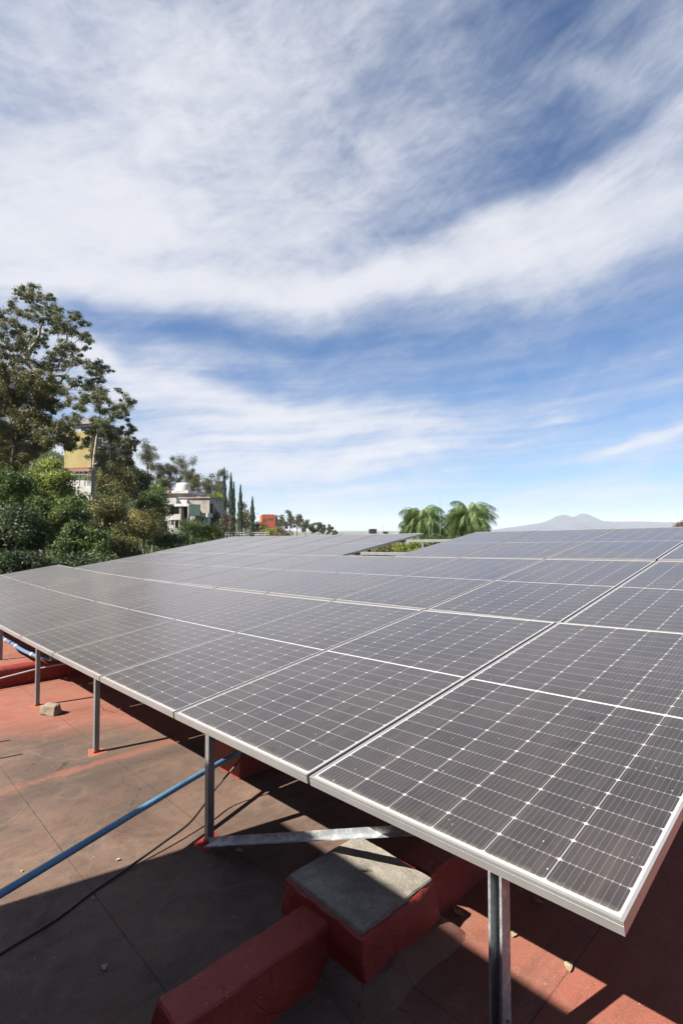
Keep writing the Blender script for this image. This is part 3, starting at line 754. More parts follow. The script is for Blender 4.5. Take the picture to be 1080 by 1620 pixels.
# ---------------------------------------------------------------- vegetation
def leaf_mesh(name, ctr, size, droop=0., seed=0, aspect=.5, outward=None):
    r = np.random.default_rng(seed); n = len(ctr); ctr = np.asarray(ctr, float)
    d1 = r.normal(size=(n, 3)); d1[:, 2] -= droop; d1 /= np.linalg.norm(d1, axis=1, keepdims=True)
    d2 = r.normal(size=(n, 3))
    if outward is not None:
        nn = outward * 1.2 + r.normal(size=(n, 3)) * .7; d2 = np.cross(nn, d1)
    d2 -= d1 * (d1 * d2).sum(1, keepdims=True); d2 /= np.linalg.norm(d2, axis=1, keepdims=True) + 1e-9
    s = size * r.uniform(.6, 1.35, (n, 1)); a = d1 * s; b = d2 * s * aspect
    v = np.stack([ctr - a * .5, ctr + b * .5 , ctr + a * .5, ctr - b * .5], 1).reshape(-1, 3)
    me = bpy.data.meshes.new(name); me.vertices.add(4 * n); me.vertices.foreach_set('co', v.ravel().astype(np.float32))
    me.loops.add(4 * n); me.loops.foreach_set('vertex_index', np.arange(4 * n, dtype=np.int32))
    me.polygons.add(n); me.polygons.foreach_set('loop_start', np.arange(0, 4 * n, 4, dtype=np.int32))
    me.polygons.foreach_set('loop_total', np.full(n, 4, np.int32)); me.update(calc_edges=True); me.validate(); return me
def clump_pts(c, r, n, rs, squash=.75, hollow=.35):
    v = rs.normal(size=(n, 3)); v /= np.linalg.norm(v, axis=1, keepdims=True)
    rad = rs.uniform(hollow, 1, (n, 1)) ** .6
    return np.asarray(c) + v * rad * r * np.array([1, 1, squash]), v
def skeleton_tree(name, root, nodes, radii, leafm, barkm, leafsize, nleaf, label, cat='tree', trunk_r=.2, seed=0, group=None, extra_trunk=(), droop=.2):
    """root: base point; nodes: clump centres (world). Each joins its nearest neighbour closer to the fork; pipe-model radii"""
    rs = np.random.default_rng(seed); root = np.array(root)
    P = [root] + [np.array(p) for p in extra_trunk]; par = [-1] + list(range(len(extra_trunk)))
    order = sorted(range(len(nodes)), key=lambda i: np.linalg.norm(np.array(nodes[i]) - P[-1]))
    fork0 = max(0, len(P) - 3); idx = []
    for i in order:
        p = np.array(nodes[i]); best, bd = None, 1e9
        for q_ in range(fork0, len(P)):
            dlt = p - P[q_]; dd = np.linalg.norm(dlt) + max(0, -dlt[2]) * 1.4
            if dd < bd: bd, best = dd, q_
        # a bent mid joint
        a_ = P[best]; mid = a_ * .5 + p * .5 + rs.normal(size=3) * .08 * bd + np.array([0, 0, -.06 * bd])
        P.append(mid); par.append(best); P.append(p); par.append(len(P) - 2); idx.append((len(P) - 1, i))
    wgt = np.zeros(len(P))
    for q_, i in idx: wgt[q_] += 1
    for q_ in range(len(P) - 1, 0, -1): wgt[par[q_]] += wgt[q_]
    rad = trunk_r * (wgt / wgt[0]) ** .62
    o0 = Vector(root); e = empty(name, o0); m = MB()
    for q_ in range(1, len(P)):
        a_, b_ = P[par[q_]] - root, P[q_] - root
        r0 = min(rad[par[q_]], rad[q_] * 1.25)
        m.tube([a_, b_], [r0, rad[q_]], 6, cap=False)
    m.build('trunk', M[barkm], e, smooth=True)
    pts = []; ov = []
    tot = sum(r ** 2 for r in radii)
    for (c, r) in zip(nodes, radii):
        k_ = int(nleaf * r ** 2 / tot); nsub = 7
        for s_ in range(nsub):
            cc = np.array(c) + rs.normal(size=3) * r * .70 * np.array([1, 1, .8]); n_ = max(4, k_ // nsub); v_ = rs.normal(size=(n_, 3)); p_ = cc + v_ * r * rs.uniform(.16, .44) * np.array([1, 1, .75])
            pts.append(p_ - root); ov.append(v_)
    link('crown', leaf_mesh('crown', np.concatenate(pts), leafsize, droop, seed, .42, np.concatenate(ov)), M[leafm], e)
    tag(e, label, cat, group); return e
def bush(name, c, rad, nleaf, size, leafm, label, cat='bush', seed=0, group=None, nclump=38, base=None, squash=.8, barkm='barkd', lower=.7):
    rs = np.random.default_rng(seed); c = np.array(c); rad = np.array(rad); pts, ov = [], []
    if size < .2: nleaf = int(nleaf * 1.7); size *= .76
    cl = []
    for i in range(nclump):
        v = rs.normal(size=3); v /= np.linalg.norm(v)
        if v[2] < -lower: v[2] *= -.6
        cl.append(c + v * rad * rs.uniform(.25, 1.18)); 
        p_, v_ = clump_pts(cl[-1], rad.mean() * rs.uniform(.18, .52), nleaf // nclump, rs, squash, hollow=.1); p_ += rs.normal(size=p_.shape) * rad.mean() * .07; pts.append(p_); ov.append(v_)
    b = np.array(base if base is not None else (c[0], c[1], float(terr(c[0], c[1])))); e = empty(name, Vector(b)); m = MB()
    fork = c - np.array([0, 0, rad[2] * .55]); tr = .035 * rad.mean() + .04
    m.tube([(0, 0, -.3), fork - b], [tr * 1.4, tr], 6, cap=False)
    for q_ in cl[::2]: m.tube([fork - b, (fork + q_) / 2 - b + rs.normal(size=3) * .05 * rad.mean(), q_ - b], [tr * .6, tr * .35, tr * .12], 5, cap=False)
    m.build('trunk', M[barkm], e, smooth=True)
    link('crown', leaf_mesh('crown', np.concatenate(pts) - b, size, .1, seed, .55, np.concatenate(ov)), M[leafm], e)
    tag(e, label, cat, group); return e

def undergrowth():
    rs = np.random.default_rng(77); pts, ov = [], []; n = 0
    while n < 1500:
        y = rs.uniform(13, 150); x = -y * rs.uniform(.22, .95) - 1.0
        a_, nn = Vector((x, y, 0)).dot(AX), Vector((x, y, 0)).dot(NX)
        if -7 < a_ < 14 and nn < 10.4: continue
        z = float(terr(x, y)); r = rs.uniform(.5, 1.3) * (1 + y / 90); cnt = int(150 if y < 60 else 80)
        p_, v_ = clump_pts((x, y, z + r * .5), r, cnt, rs, .9, .3); pts.append(p_); ov.append(v_); n += 1
    P = np.concatenate(pts); O = np.concatenate(ov); far = P[:, 1] > 60
    me = leaf_mesh('undergrowth', P, np.where(far, .42, .22)[:, None], .1, 5, .6, O)
    tag(link('undergrowth', me, M['green']), kind='stuff')
undergrowth()
def px_nodes(lst, off, sc, Y, jit, seed, f_r):
    rs = np.random.default_rng(seed); N_, R_ = [], []
    for t in lst:
        x, y = t[0], t[1]; r = t[2] if len(t) > 2 else 40
        YY = Y + rs.uniform(-jit, jit); p = at(off[0] + x / sc, off[1] + y / sc, YY)
        N_.append(tuple(p)); R_.append(r / sc / FPX * YY * f_r)
    return N_, R_
# big airy eucalyptus, upper left
E1 = [(195, 90), (245, 90), (140, 105, 25), (165, 150, 30), (215, 135), (370, 150), (330, 165), (75, 205, 30), (130, 250), (200, 275), (265, 195), (300, 240, 30), (455, 262), (400, 250), (340, 315, 50),
      (400, 320, 50), (470, 335, 50), (560, 295, 35), (615, 310, 40), (655, 345, 28), (430, 395, 50), (520, 390, 50), (585, 415, 45), (650, 450, 40), (705, 480, 30), (675, 530, 28), (560, 560), (605, 590, 30),
      (470, 525), (520, 530), (20, 290, 45), (60, 365), (20, 420, 45), (110, 330, 35), (135, 425, 45), (180, 400), (160, 485, 45), (215, 500, 45), (100, 530), (30, 520, 45), (70, 600, 45), (20, 620, 50),
      (260, 440), (305, 450), (335, 500, 35), (245, 540), (210, 625, 45), (150, 600), (400, 590), (480, 620, 45), (560, 640, 45), (450, 690), (390, 690), (320, 690), (620, 650, 40), (685, 690, 45), (745, 700, 45),
      (800, 715, 45), (835, 695, 28), (795, 800, 30), (740, 755, 35), (550, 800, 30), (600, 830, 35), (665, 820, 45), (720, 850, 45), (780, 890, 45), (815, 925, 28), (500, 760, 25), (430, 830, 45), (460, 890, 50),
      (520, 940, 45), (480, 980, 45), (430, 1000, 45), (-60, 300, 60), (-60, 450, 60), (-80, 600, 60), (40, 700, 60), (260, 720, 50)]
N_, R_ = px_nodes(E1, (0, 440), 4.91, 42, 2.6, 1, 1.0)
rt = at(45, 760, 42); rt = Vector((rt.x, rt.y, float(terr(rt.x, rt.y))))
skeleton_tree('eucalyptus_tree', rt, N_, R_, 'euc', 'bark', .135, 80000, 'tallest airy eucalyptus with spreading clumps at upper left', trunk_r=.30, seed=2,
              extra_trunk=[tuple(at(56, 700, 42)), tuple(at(58, 600, 42)), tuple(at(58, 583, 42))])
# dense olive tree in front of it
E2 = [(30, 740, 70), (100, 750, 70), (190, 740, 60), (270, 760, 60), (330, 800, 60), (20, 850, 80), (130, 850, 80), (240, 850, 80), (350, 880, 60), (400, 860, 40), (0, 960, 80), (100, 960, 80), (200, 960, 80), (310, 970, 70), (60, 1060, 80),
      (180, 1060, 80), (280, 1060, 70), (380, 1000, 50), (420, 1130, 60), (340, 1130, 70), (480, 1160, 50), (520, 1230, 50), (230, 1150, 80), (100, 1160, 90), (0, 1180, 90), (440, 1230, 60), (540, 1290, 40), (500, 1310, 50), (350, 1230, 70), (-80, 800, 90), (-80, 950, 90), (-80, 1100, 90), (200, 1250, 70), (60, 1270, 70), (0, 1350, 80), (90, 1370, 80), (180, 1350, 70), (270, 1330, 60), (30, 1440, 70), (130, 1440, 70), (320, 1300, 50)]
N_, R_ = px_nodes(E2, (0, 440), 4.91, 30, 2.2, 3, 1.0)
rt = at(25, 800, 30); rt = Vector((rt.x, rt.y, float(terr(rt.x, rt.y))))
skeleton_tree('shade_tree', rt, N_, R_, 'olive', 'barkd', .11, 130000, 'dense olive brown tree at the left picture edge below the eucalyptus', trunk_r=.15, seed=4,
              extra_trunk=[tuple(at(22, 740, 30)), tuple(at(24, 700, 30))])
# twin stemmed slim eucalyptus before the yellow house
E3 = [(455, 610, 22), (430, 680, 32), (410, 745, 30), (450, 650, 26), (535, 640, 34), (540, 700, 38), (500, 760, 28), (545, 780, 40), (520, 850, 38), (468, 890, 28), (500, 925, 26), (645, 605, 16), (690, 655, 28), (650, 690, 30), (600, 735, 28), (665, 740, 32),
      (700, 810, 26), (645, 820, 34), (600, 860, 38), (680, 860, 26), (725, 880, 24), (720, 915, 18), (660, 925, 34), (590, 930, 38), (560, 800, 36), (620, 970, 38), (555, 1000, 30), (690, 980, 24), (570, 650, 24), (600, 690, 20)]
N_, R_ = px_nodes(E3, (0, 440), 3.375, 34, 1.5, 5, 1.0)
rt = at(147, 815, 34); rt = Vector((rt.x, rt.y, float(terr(rt.x, rt.y))))
skeleton_tree('eucalyptus_tree', rt, N_, R_, 'euc', 'bark', .10, 46000, 'slim pale trunked eucalyptus standing before the yellow house', trunk_r=.13, seed=6,
              extra_trunk=[tuple(at(147, 800, 34)), tuple(at(149, 735, 34)), tuple(at(153, 700, 34)), tuple(at(158, 660, 34))])

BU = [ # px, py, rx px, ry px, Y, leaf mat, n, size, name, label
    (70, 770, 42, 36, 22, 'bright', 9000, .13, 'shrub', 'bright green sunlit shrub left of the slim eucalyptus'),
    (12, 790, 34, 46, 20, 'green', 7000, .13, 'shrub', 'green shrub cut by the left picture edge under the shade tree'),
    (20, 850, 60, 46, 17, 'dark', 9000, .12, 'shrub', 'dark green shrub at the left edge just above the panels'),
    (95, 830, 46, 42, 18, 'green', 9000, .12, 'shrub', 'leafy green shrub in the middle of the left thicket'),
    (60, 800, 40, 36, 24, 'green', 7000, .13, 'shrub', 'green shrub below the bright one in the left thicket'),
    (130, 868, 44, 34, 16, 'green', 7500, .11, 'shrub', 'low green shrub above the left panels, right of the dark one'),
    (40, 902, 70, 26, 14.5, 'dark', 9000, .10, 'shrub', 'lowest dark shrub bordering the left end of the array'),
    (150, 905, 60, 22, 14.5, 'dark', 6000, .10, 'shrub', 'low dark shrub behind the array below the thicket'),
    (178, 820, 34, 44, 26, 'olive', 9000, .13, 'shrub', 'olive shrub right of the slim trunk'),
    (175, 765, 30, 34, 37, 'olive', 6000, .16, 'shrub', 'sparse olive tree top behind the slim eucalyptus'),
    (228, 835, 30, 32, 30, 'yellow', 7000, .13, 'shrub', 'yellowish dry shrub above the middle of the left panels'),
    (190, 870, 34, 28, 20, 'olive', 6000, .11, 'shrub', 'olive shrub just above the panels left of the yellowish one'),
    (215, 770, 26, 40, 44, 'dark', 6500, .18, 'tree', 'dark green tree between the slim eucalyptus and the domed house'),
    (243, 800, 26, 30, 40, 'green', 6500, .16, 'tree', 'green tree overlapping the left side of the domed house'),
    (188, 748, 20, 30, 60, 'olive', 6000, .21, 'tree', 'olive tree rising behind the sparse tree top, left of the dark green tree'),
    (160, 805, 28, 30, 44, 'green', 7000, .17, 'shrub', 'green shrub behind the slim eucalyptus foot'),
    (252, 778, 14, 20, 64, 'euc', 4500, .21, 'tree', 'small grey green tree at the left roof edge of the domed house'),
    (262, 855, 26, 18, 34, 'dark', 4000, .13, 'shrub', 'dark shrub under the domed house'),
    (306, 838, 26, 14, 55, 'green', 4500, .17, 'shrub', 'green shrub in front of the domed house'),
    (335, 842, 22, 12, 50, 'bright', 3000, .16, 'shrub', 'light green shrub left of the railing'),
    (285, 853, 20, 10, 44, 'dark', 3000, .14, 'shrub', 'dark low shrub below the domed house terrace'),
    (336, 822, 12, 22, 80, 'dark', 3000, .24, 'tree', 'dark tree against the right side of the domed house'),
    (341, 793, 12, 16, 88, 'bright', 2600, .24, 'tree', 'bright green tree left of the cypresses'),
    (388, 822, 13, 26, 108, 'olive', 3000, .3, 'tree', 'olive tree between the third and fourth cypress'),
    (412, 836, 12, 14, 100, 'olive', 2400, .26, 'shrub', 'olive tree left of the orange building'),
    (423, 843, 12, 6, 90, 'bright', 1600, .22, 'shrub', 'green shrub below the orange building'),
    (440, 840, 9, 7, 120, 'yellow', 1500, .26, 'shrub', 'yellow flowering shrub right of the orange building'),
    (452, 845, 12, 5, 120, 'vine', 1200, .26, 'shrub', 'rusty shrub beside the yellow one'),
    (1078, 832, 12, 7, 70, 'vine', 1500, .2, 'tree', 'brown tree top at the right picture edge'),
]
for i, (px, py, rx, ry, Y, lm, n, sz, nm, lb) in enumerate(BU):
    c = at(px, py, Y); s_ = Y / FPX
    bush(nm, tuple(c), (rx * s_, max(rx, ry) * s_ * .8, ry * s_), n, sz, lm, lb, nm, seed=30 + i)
# pines and eucalyptus behind the domed house
PT = [(234, 722, 11, 26, 120), (249, 745, 11, 22, 118), (267, 748, 11, 22, 122), (284, 742, 13, 26, 125), (300, 752, 10, 22, 120), (311, 770, 12, 20, 112), (327, 775, 12, 20, 118), (345, 765, 11, 24, 122), (352, 790, 12, 22, 115), (220, 760, 10, 24, 116)]
PL_ = ['leftmost and tallest grey green tree on the ridge', 'second ridge tree from the left, above the dome house roof', 'ridge tree directly left of the white dome', 'tall ridge tree right above the white dome', 'ridge tree just right of the dome',
       'rounded tree above the beige wall of the domed house', 'ridge tree between the domed house and the cypresses', 'pale ridge tree touching the first cypress', 'lower ridge tree behind the first cypress', 'ridge tree peeping behind the dark green tree']
for i, (px, py, rx, ry, Y) in enumerate(PT):
    c = at(px, py + 4, Y); s_ = Y / FPX
    bush('ridge_tree', tuple(c), (rx * 1.3 * s_, rx * s_, (ry + 8) * s_), 7000, .20, 'far' if i != 5 else 'olive', PL_[i], 'tree', seed=70 + i, nclump=20, group='trees on the ridge behind the houses')
    if i % 2 == 0:
        pass
FT = [(447, 828, 9, 17, 190), (459, 826, 10, 18, 195), (470, 828, 9, 17, 185), (483, 831, 8, 15, 190), (494, 836, 7, 11, 195), (504, 835, 6, 12, 200), (512, 840, 6, 8, 200), (521, 838, 5, 11, 205), (438, 832, 7, 13, 200), (529, 844, 5, 4, 205)]
for i, (px, py, rx, ry, Y) in enumerate(FT):
    c = at(px, py, Y); s_ = Y / FPX
    bush('distant_tree', tuple(c), (rx * s_, rx * s_, ry * s_), 1500, .5, 'far', 'hazy distant tree right of the orange building, %s from the left' % (['second', 'third', 'fourth', 'fifth', 'sixth', 'seventh', 'eighth', 'ninth', 'first', 'tenth'][i]), 'tree', seed=90 + i, nclump=14,
         group='distant trees right of the orange building')
# cypresses
CY = [(354, 740, 846, 5.2, 92, 'first and tallest cypress from the left'), (365, 748, 846, 5.0, 92, 'second cypress from the left, dry vines around its foot'), (369.5, 762, 846, 3.2, 97, 'thin cypress squeezed behind the second one'),
      (380, 767, 846, 5.0, 95, 'cypress standing alone in the middle of the line'), (399, 786, 846, 4.6, 100, 'rightmost and shortest cypress, left of the orange building')]
for i, (px, pt, pb, hw, Y, lb) in enumerate(CY):
    rs = np.random.default_rng(200 + i); s_ = Y / FPX; top = at(px, pt, Y); bot = at(px, pb, Y); g = float(terr(bot.x, bot.y)); gb = min(g, bot.z - .5)
    b = Vector((bot.x, bot.y, gb)); e = empty('cypress_tree', b); H = top.z - gb
    n = 5200; t = rs.uniform(0, 1, n) ** .8; rad = hw * s_ * np.minimum(1, (1 - t) * 2.6) ** .8 * (.75 + .25 * np.sin(t * 40 + rs.uniform(0, 6)) * .5 + .12)
    an = rs.uniform(0, 6.28, n); rr = rad * rs.uniform(.55, 1.05, n)
    P = np.stack([np.cos(an) * rr, np.sin(an) * rr, t * H], 1); ov = np.stack([np.cos(an), np.sin(an), .3 * np.ones(n)], 1)
    link('crown', leaf_mesh('crown', P, .26, -1.6, 300 + i, .35, ov), M['cyp'], e)
    m = MB(); m.tube([(0, 0, -.3), (0, 0, H * .9)], [.16, .03], 6); m.build('trunk', M['barkd'], e, smooth=True)
    if i in (0, 1):
        n = 1500; t = rs.uniform(0.05, .42, n); an = rs.uniform(0, 6.28, n); rr = hw * s_ * rs.uniform(.9, 1.25, n)
        P = np.stack([np.cos(an) * rr, np.sin(an) * rr, t * H], 1)
        link('dry_vine', leaf_mesh('dry_vine', P, .26, .9, 400 + i, .3), M['vine'], e)
    tag(e, lb, 'cypress', 'slender cypresses in a row')

# weeping palms behind the array
def palm(px, py, Y, rpx, seed, label, nf=64, lean=0.):
    rs = np.random.default_rng(seed); s_ = Y / FPX; c = at(px, py, Y); g = float(terr(c.x, c.y)); b = Vector((c.x, c.y, g)); e = empty('palm_tree', b)
    H = c.z - g; m = MB(); m.tube([(0, 0, -.2), (.1, 0, H * .5), (0, 0, H)], [.22, .17, .14], 8); m.build('trunk', M['bark'], e, smooth=True)
    Rr = rpx * s_; fro = MB(); V = []
    for i in range(nf):
        an = i * 2.399 + rs.uniform(-.2, .2); elv = R(88 - 118 * (i / nf) ** .8 + rs.uniform(-8, 8)); L_ = Rr * rs.uniform(1.15, 1.95); n = 12
        dr = Vector((math.cos(an), math.sin(an), 0)); p = Vector((0, 0, H)); ang = elv; pts = [p.copy()]
        for q_ in range(n):
            p = p + (dr * math.cos(ang) + Vector((0, 0, math.sin(ang)))) * (L_ / n); ang -= (max(elv, .1) + 1.5) / n * (.45 + 1.1 * q_ / n); ang = max(ang, -1.5); pts.append(p.copy())
        fro.tube(pts, [.022 * (1 - q_ / (n + 1)) + .004 for q_ in range(n + 1)], 4, cap=False)
        side = dr.cross(Vector((0, 0, 1)))
        for q_ in range(2, n + 1):
            for z_ in range(6):
                t = (q_ - z_ / 6.); i0 = int(t); i0 = min(max(i0, 0), n - 1); pp = pts[i0].lerp(pts[i0 + 1], t - i0)
                tg = (pts[i0 + 1] - pts[i0]).normalized(); ll = .80 * math.sin(min(1, (t / n) * 1.05 + .08) * math.pi) ** .5 * rs.uniform(.7, 1.2)
                for sg in (-1, 1):
                    d_ = (side * sg * rs.uniform(.35, .7) + tg * .35 + Vector((0, 0, -rs.uniform(.5, 1.6)))).normalized()
                    w = tg.cross(d_).normalized().lerp(tg, .5).normalized() * .011
                    q1 = pp + d_ * ll * .55; q2 = pp + d_ * ll + Vector((0, 0, -ll * .28))
                    V.append((pp - w, pp + w, q1 + w, q1 - w)); V.append((q1 - w, q1 + w, q2 + w * .2, q2 - w * .2))
    V = np.array([[tuple(x) for x in q_] for q_ in V]).reshape(-1, 3); n = len(V) // 4
    me = bpy.data.meshes.new('fronds'); me.from_pydata(V.tolist(), [], [(4 * i, 4 * i + 1, 4 * i + 2, 4 * i + 3) for i in range(n)])
    link('fronds', me, M['palm'], e); fro.build('frond_stems', M['palm'], e)
    tag(e, label, 'palm', 'weeping palms behind the array')
palm(667, 824, 40, 31, 5, 'left of the two weeping palms behind the array')
palm(741, 821, 40, 34, 9, 'right of the two weeping palms, its fronds spreading over the panels')
palm(704, 846, 44, 26, 15, 'low palm filling the space between the two taller palms', nf=22)

# shrubs and grass seen through the gap of the back row
for i, (px, py, rx, ry, Y, lm, lb) in enumerate([(655, 868, 26, 14, 24, 'bright', 'green shrub seen through the gap under the left palm'), (618, 872, 28, 12, 26, 'olive', 'olive shrub in the gap of the back row'),
                                                 (585, 878, 30, 10, 27, 'yellow', 'yellow green shrub at the left corner of the gap'), (690, 862, 24, 12, 28, 'green', 'green shrub beneath the palms beside the right panels'), (640, 888, 44, 12, 22, 'olive', 'low olive shrub at the foot of the gap')]):
    c = at(px, py, Y); s_ = Y / FPX
    bush('shrub', tuple(c), (rx * s_, rx * s_, ry * s_), 5000, .09, lm, lb, 'shrub', seed=500 + i)

# ---------------------------------------------------------------- houses on the hillside
def house_frame(name, px, py, Y, yaw):
    p = at(px, py, Y); e = empty(name, p, (0, 0, R(yaw))); return e, Y / FPX
def hb(e, sc, name, mat, x0, x1, y0, y1, d0, d1, bevel=0.):
    """box in the house's own frame: x right, y picture-like down, both in source pixels at its distance; d = depth in metres (0 front)"""
    m = MB(); m.box(x0 * sc, x1 * sc, d0, d1, -y1 * sc, -y0 * sc); return m.build(name, M[mat], e, bevel=bevel)
# white house with a dome
e, sc = house_frame('domed_house', 280, 800, 76, -6)
H = lambda nm, mt, cx0, cx1, cy0, cy1, d0, d1: hb(e, sc, nm, mt, cx0 / 6 + 220 - 280, cx1 / 6 + 220 - 280, cy0 / 6 + 740 - 800, cy1 / 6 + 740 - 800, d0, d1)
rf = H('upper_roof', 'white', 95, 415, 204, 232, 2.0, 9.0)
H('upper_wall', 'grey', 120, 420, 232, 330, 2.6, 8.5)
H('middle_wall', 'cream', 345, 640, 282, 470, 1.6, 8.)
H('middle_roof', 'grey', 335, 652, 272, 283, 1.4, 8.2)
H('balcony_parapet', 'white', 210, 345, 285, 345, .2, 2.4)
H('balcony_parapet', 'white', 345, 432, 300, 345, .9, 2.4)
H('lower_roof', 'white', 345, 505, 343, 368, -.6, 1.6)
H('wall', 'white', 210, 410, 345, 500, 1.2, 7.0)
H('balcony_slab', 'white', 270, 400, 440, 495, -.3, 1.2)
w = H('window', 'glassd', 268, 345, 362, 438, 1.16, 1.2)
hb(w, 1, 'pane', 'glassd', 0, 0.001, 0, .001, 0, .001) if False else None
H('window', 'glassd', 412, 492, 372, 470, .7, .75)
H('door_recess', 'brick', 412, 492, 470, 575, .7, .75)
H('wall', 'cream', 402, 412, 368, 580, -.4, 1.2)
H('awning', 'dgreen', 500, 612, 352, 458, -.9, -.8)
H('awning_post', 'white', 492, 499, 345, 575, -.9, -.8)
H('side_wall', 'cream', 495, 585, 460, 575, -.2, 1.5)
H('window', 'glassd', 585, 610, 480, 560, 1.0, 1.1)
H('balcony', 'white', 592, 672, 432, 470, -.4, 1.5)
H('wall', 'white', 610, 655, 470, 585, .6, 1.5)
H('window', 'glassd', 640, 668, 335, 430, 2.0, 2.1)
H('basement_wall', 'grey', 230, 600, 575, 640, -.2, 3.)
H('basement_wall', 'white', 230, 500, 500, 575, 1.6, 3.)
for x_ in (278, 300, 340, 385, 420): H('column', 'white', x_, x_ + 8, 498, 580, -.2, .0)
H('window', 'glassd', 286, 402, 505, 572, 1.55, 1.6)
H('retaining_wall', 'cream', 200, 470, 640, 720, -1.2, 0.)
ch = H('chimney', 'brick', 163, 195, 152, 200, 3, 3.6); H('chimney', 'brick', 220, 250, 185, 240, 2., 2.6); H('chimney', 'brick', 35, 65, 140, 172, 4, 4.6)
m = MB(); zc = -(208 / 6 + 740 - 800) * sc; xc = (296 / 6 + 220 - 280) * sc; rb = 76 / 6 * sc   # dome with a flattened top
ring = [(1.0, -.1), (1.0, .02), (.97, .35), (.92, .75), (.86, .98), (.76, 1.12), (.58, 1.20), (.30, 1.24), (.0, 1.25)]
bsz = 0
for r_, h_ in ring:
    for q_ in range(28):
        t = q_ / 28 * 2 * math.pi; m.v.append((xc + math.cos(t) * r_ * rb, 4.5 + math.sin(t) * r_ * rb, zc + h_ * rb))
for i in range(len(ring) - 1):
    for q_ in range(28): q2 = (q_ + 1) % 28; m.f.append((i * 28 + q_, i * 28 + q2, (i + 1) * 28 + q2, (i + 1) * 28 + q_))
m.build('dome', M['white'], e, smooth=True)
m = MB(); m.prism([((475 / 6 - 60) * sc, 2.6, -(283 / 6 - 60) * sc), ((530 / 6 - 60) * sc, 2.6, -(283 / 6 - 60) * sc), ((500 / 6 - 60) * sc, 2.6, -(252 / 6 - 60) * sc)], (0, 1.2, 0)); m.build('skylight', M['orange'], e)
tag(e, 'stepped white house with a white dome and dark green awning on the hillside', 'house')
# yellow house
e, sc = house_frame('yellow_house', 125, 700, 84, -10)
H = lambda nm, mt, cx0, cx1, cy0, cy1, d0, d1: hb(e, sc, nm, mt, cx0 / 7.714 + 80 - 125, cx1 / 7.714 + 80 - 125, cy0 / 7.714 + 640 - 700, cy1 / 7.714 + 640 - 700, d0, d1)
H('side_wall', 'yel', 150, 518, 330, 775, 0, 9)
H('top_wall', 'white', 215, 518, 238, 329, .3, 8)
H('roof', 'grey', 205, 530, 185, 238, -.2, 8.4)
for x0, x1 in ((362, 420), (424, 470), (476, 500)):
    w = H('window', 'glassd', x0, x1, 268, 320, .24, .3)
H('window_sill', 'grey', 355, 506, 320, 327, .16, .3)
for q_, (y0, y1) in enumerate(((385, 535), (552, 730), (748, 830))):
    H('front_wall', 'grey', 522, 640, y0, y1, .6, 9); H('window', 'glassd', 560, 625, y0 + 30, y1 - 25, .54, .6)
for y0 in (330, 536, 731): H('floor_slab', 'orange' if y0 > 400 else 'grey', 518, 650, y0 + 1, y0 + 15, .1, 9)
H('base_wall', 'brick', 230, 518, 776, 825, -.4, 9)
tag(e, 'yellow walled house with white top storey behind the slim eucalyptus', 'house')
# retaining wall and mesh fence below it
e, sc = house_frame('retaining_wall', 125, 700, 78, -6)
H('wall', 'white', 190, 560, 925, 1180, 0, .6)
tag(e, 'white retaining wall half hidden by shrubs below the yellow house', 'wall')
e, sc = house_frame('mesh_fence', 125, 700, 77.5, -6)
m = MB()
X_ = lambda c: (c / 7.714 + 80 - 125) * sc
Z_ = lambda c: -(c / 7.714 + 640 - 700) * sc
for x in (230, 290, 360, 400, 425, 470, 520): m.bar((X_(x), 0, Z_(930)), (X_(x), 0, Z_(800)), .06, .06, up=(0, 1, 0))
m.build('posts', M['grey'], e)
m = MB()
for y in (802, 855): m.bar((X_(230), 0, Z_(y)), (X_(525), 0, Z_(y)), .05, .05)
m.build('rails', M['clip'], e)
tag(e, 'thin metal fence on top of the retaining wall', 'fence')
# orange building
e, sc = house_frame('orange_building', 425, 824, 170, 14)
H = lambda nm, mt, x0, x1, y0, y1, d0, d1: hb(e, sc, nm, mt, x0 - 425, x1 - 425, y0 - 824, y1 - 824, d0, d1)
H('wall', 'orange', 414, 435.5, 815, 850, 0, 7); H('roof', 'orange', 416, 434, 813.6, 815, .6, 6)
for x in (419, 424, 429): H('window', 'glassd', x, x + 1.6, 820, 822.5, -.06, 0)
H('side_wall', 'grey', 435.6, 440, 814.5, 850, .8, 7)
tag(e, 'orange red block of a building beyond the cypresses', 'building')
# railing
e, sc = house_frame('metal_railing', 390, 846, 46, 0)
m = MB()
for i in range(15): m.tube([((-33 + i * 4.8) * sc, 0, -.9), ((-33 + i * 4.8) * sc, 0, 5.0 * sc - .05)], .02, 5)
m.build('posts', M['clip'], e)
m = MB()
for z in (4.6, 1.0): m.tube([(-34 * sc, 0, z * sc - .05), (36 * sc, 0, z * sc - .05)], .022, 5)
m.build('rails', M['clip'], e); tag(e, 'pale metal railing along the terrace below the cypresses', 'railing')
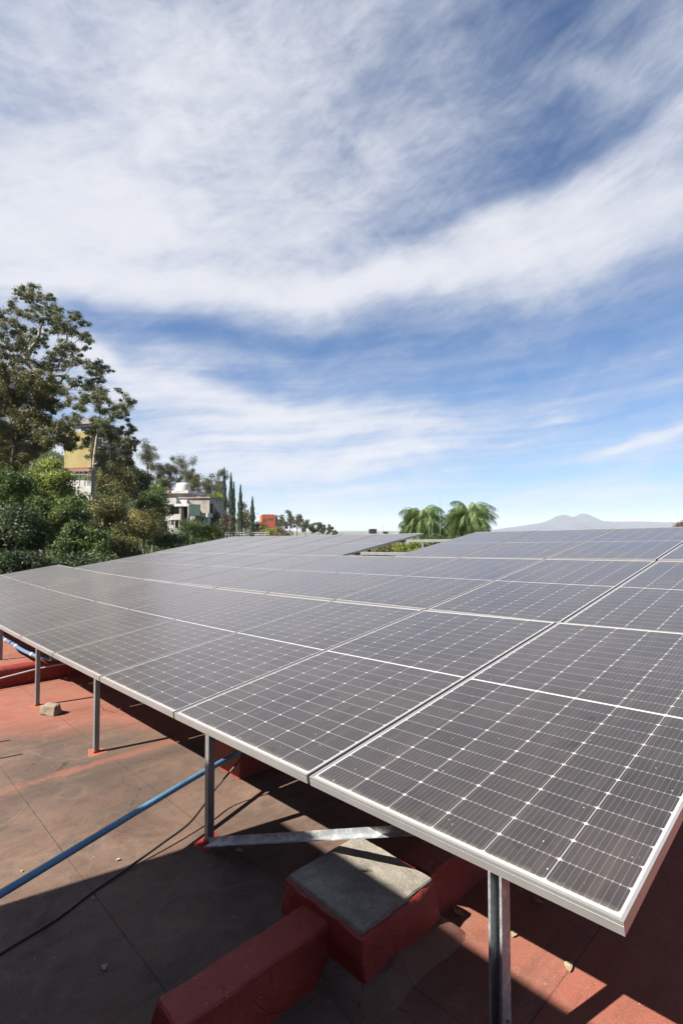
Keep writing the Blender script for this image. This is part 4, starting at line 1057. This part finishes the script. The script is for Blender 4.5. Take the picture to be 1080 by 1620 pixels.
# distant low roofs with tanks
for x0, x1, yt, lb in ((548, 630, 846.0, 'low distant house roof carrying two dark boxes'), (630, 662, 845.0, 'low distant house roof left of the palms')):
    e, sc = house_frame('distant_house', (x0 + x1) / 2, yt, 60, 0)
    wv = (x1 - x0) / 2 * sc; m = MB(); m.box(-wv, wv, 0, 6, -8, 0); m.build('wall', M['cream'], e); m = MB(); m.box(-wv - .1, wv + .1, -.1, 6.1, .0, .08); m.build('roof', M['grey'], e)
    tag(e, lb, 'house')
for x0, x1, y0, y1, lb in ((585, 596, 837, 845.0, 'larger dark square water tank on the distant roof'), (605.5, 614, 841, 845.0, 'smaller dark tank on the distant roof'), (636, 645, 841, 844, 'flat dark tank on the roof left of the palms')):
    e, sc = house_frame('water_tank', (x0 + x1) / 2, y1, 62, 12); w = (x1 - x0) / 2 * sc; h = (y1 - y0) * sc
    m = MB(); m.box(-w, w, 0, w * 1.6, .06, h); m.build('tank_body', M['tank'], e, bevel=.03)
    m = MB(); m.box(-w * 1.04, w * 1.04, -.03, w * 1.64, h, h + .05); m.build('lid', M['clip'], e)
    m = MB(); m.box(-w, w, 0, w * 1.6, -.1, .06); m.build('stand', M['grey'], e); tag(e, lb, 'water tank')
m = MB(); o0 = at(605, 843, 61); m.tube([(0, 0, -.4), (0, 0, 1.0)], .03, 6); o = m.build('roof_pipe', M['clip']); o.location = o0; tag(o, 'pale vent pipe between the two dark tanks', 'pipe')
for px, pt, pb, lb in ((695.5, 786, 850, 'tall thin antenna mast between the palms'), (678.5, 822, 858, 'left of two short pale rods before the left palm'), (683.5, 824, 858, 'right of two short pale rods before the left palm')):
    b = at(px, pb, 32); t = at(px, pt, 32); m = MB(); m.tube([(0, 0, -1.5), tuple(t - b)], [.014, .008], 6); o = m.build('antenna_mast', M['rail_m']); o.location = b; tag(o, lb, 'mast')

# ---------------------------------------------------------------- haze
m = MB(); m.box(-6500, 6500, -6500, 9500, -16, 175); hzo = m.build('haze', None); hzo.data.materials.clear()
hm = bpy.data.materials.new('haze'); hm.use_nodes = True; hm.node_tree.nodes.clear()
pv = hm.node_tree.nodes.new('ShaderNodeVolumePrincipled'); pv.inputs['Color'].default_value = (.88, .92, 1, 1); pv.inputs['Density'].default_value = .00012
ho = hm.node_tree.nodes.new('ShaderNodeOutputMaterial'); hm.node_tree.links.new(pv.outputs[0], ho.inputs['Volume'])
hzo.data.materials.append(hm); tag(hzo, kind='stuff')
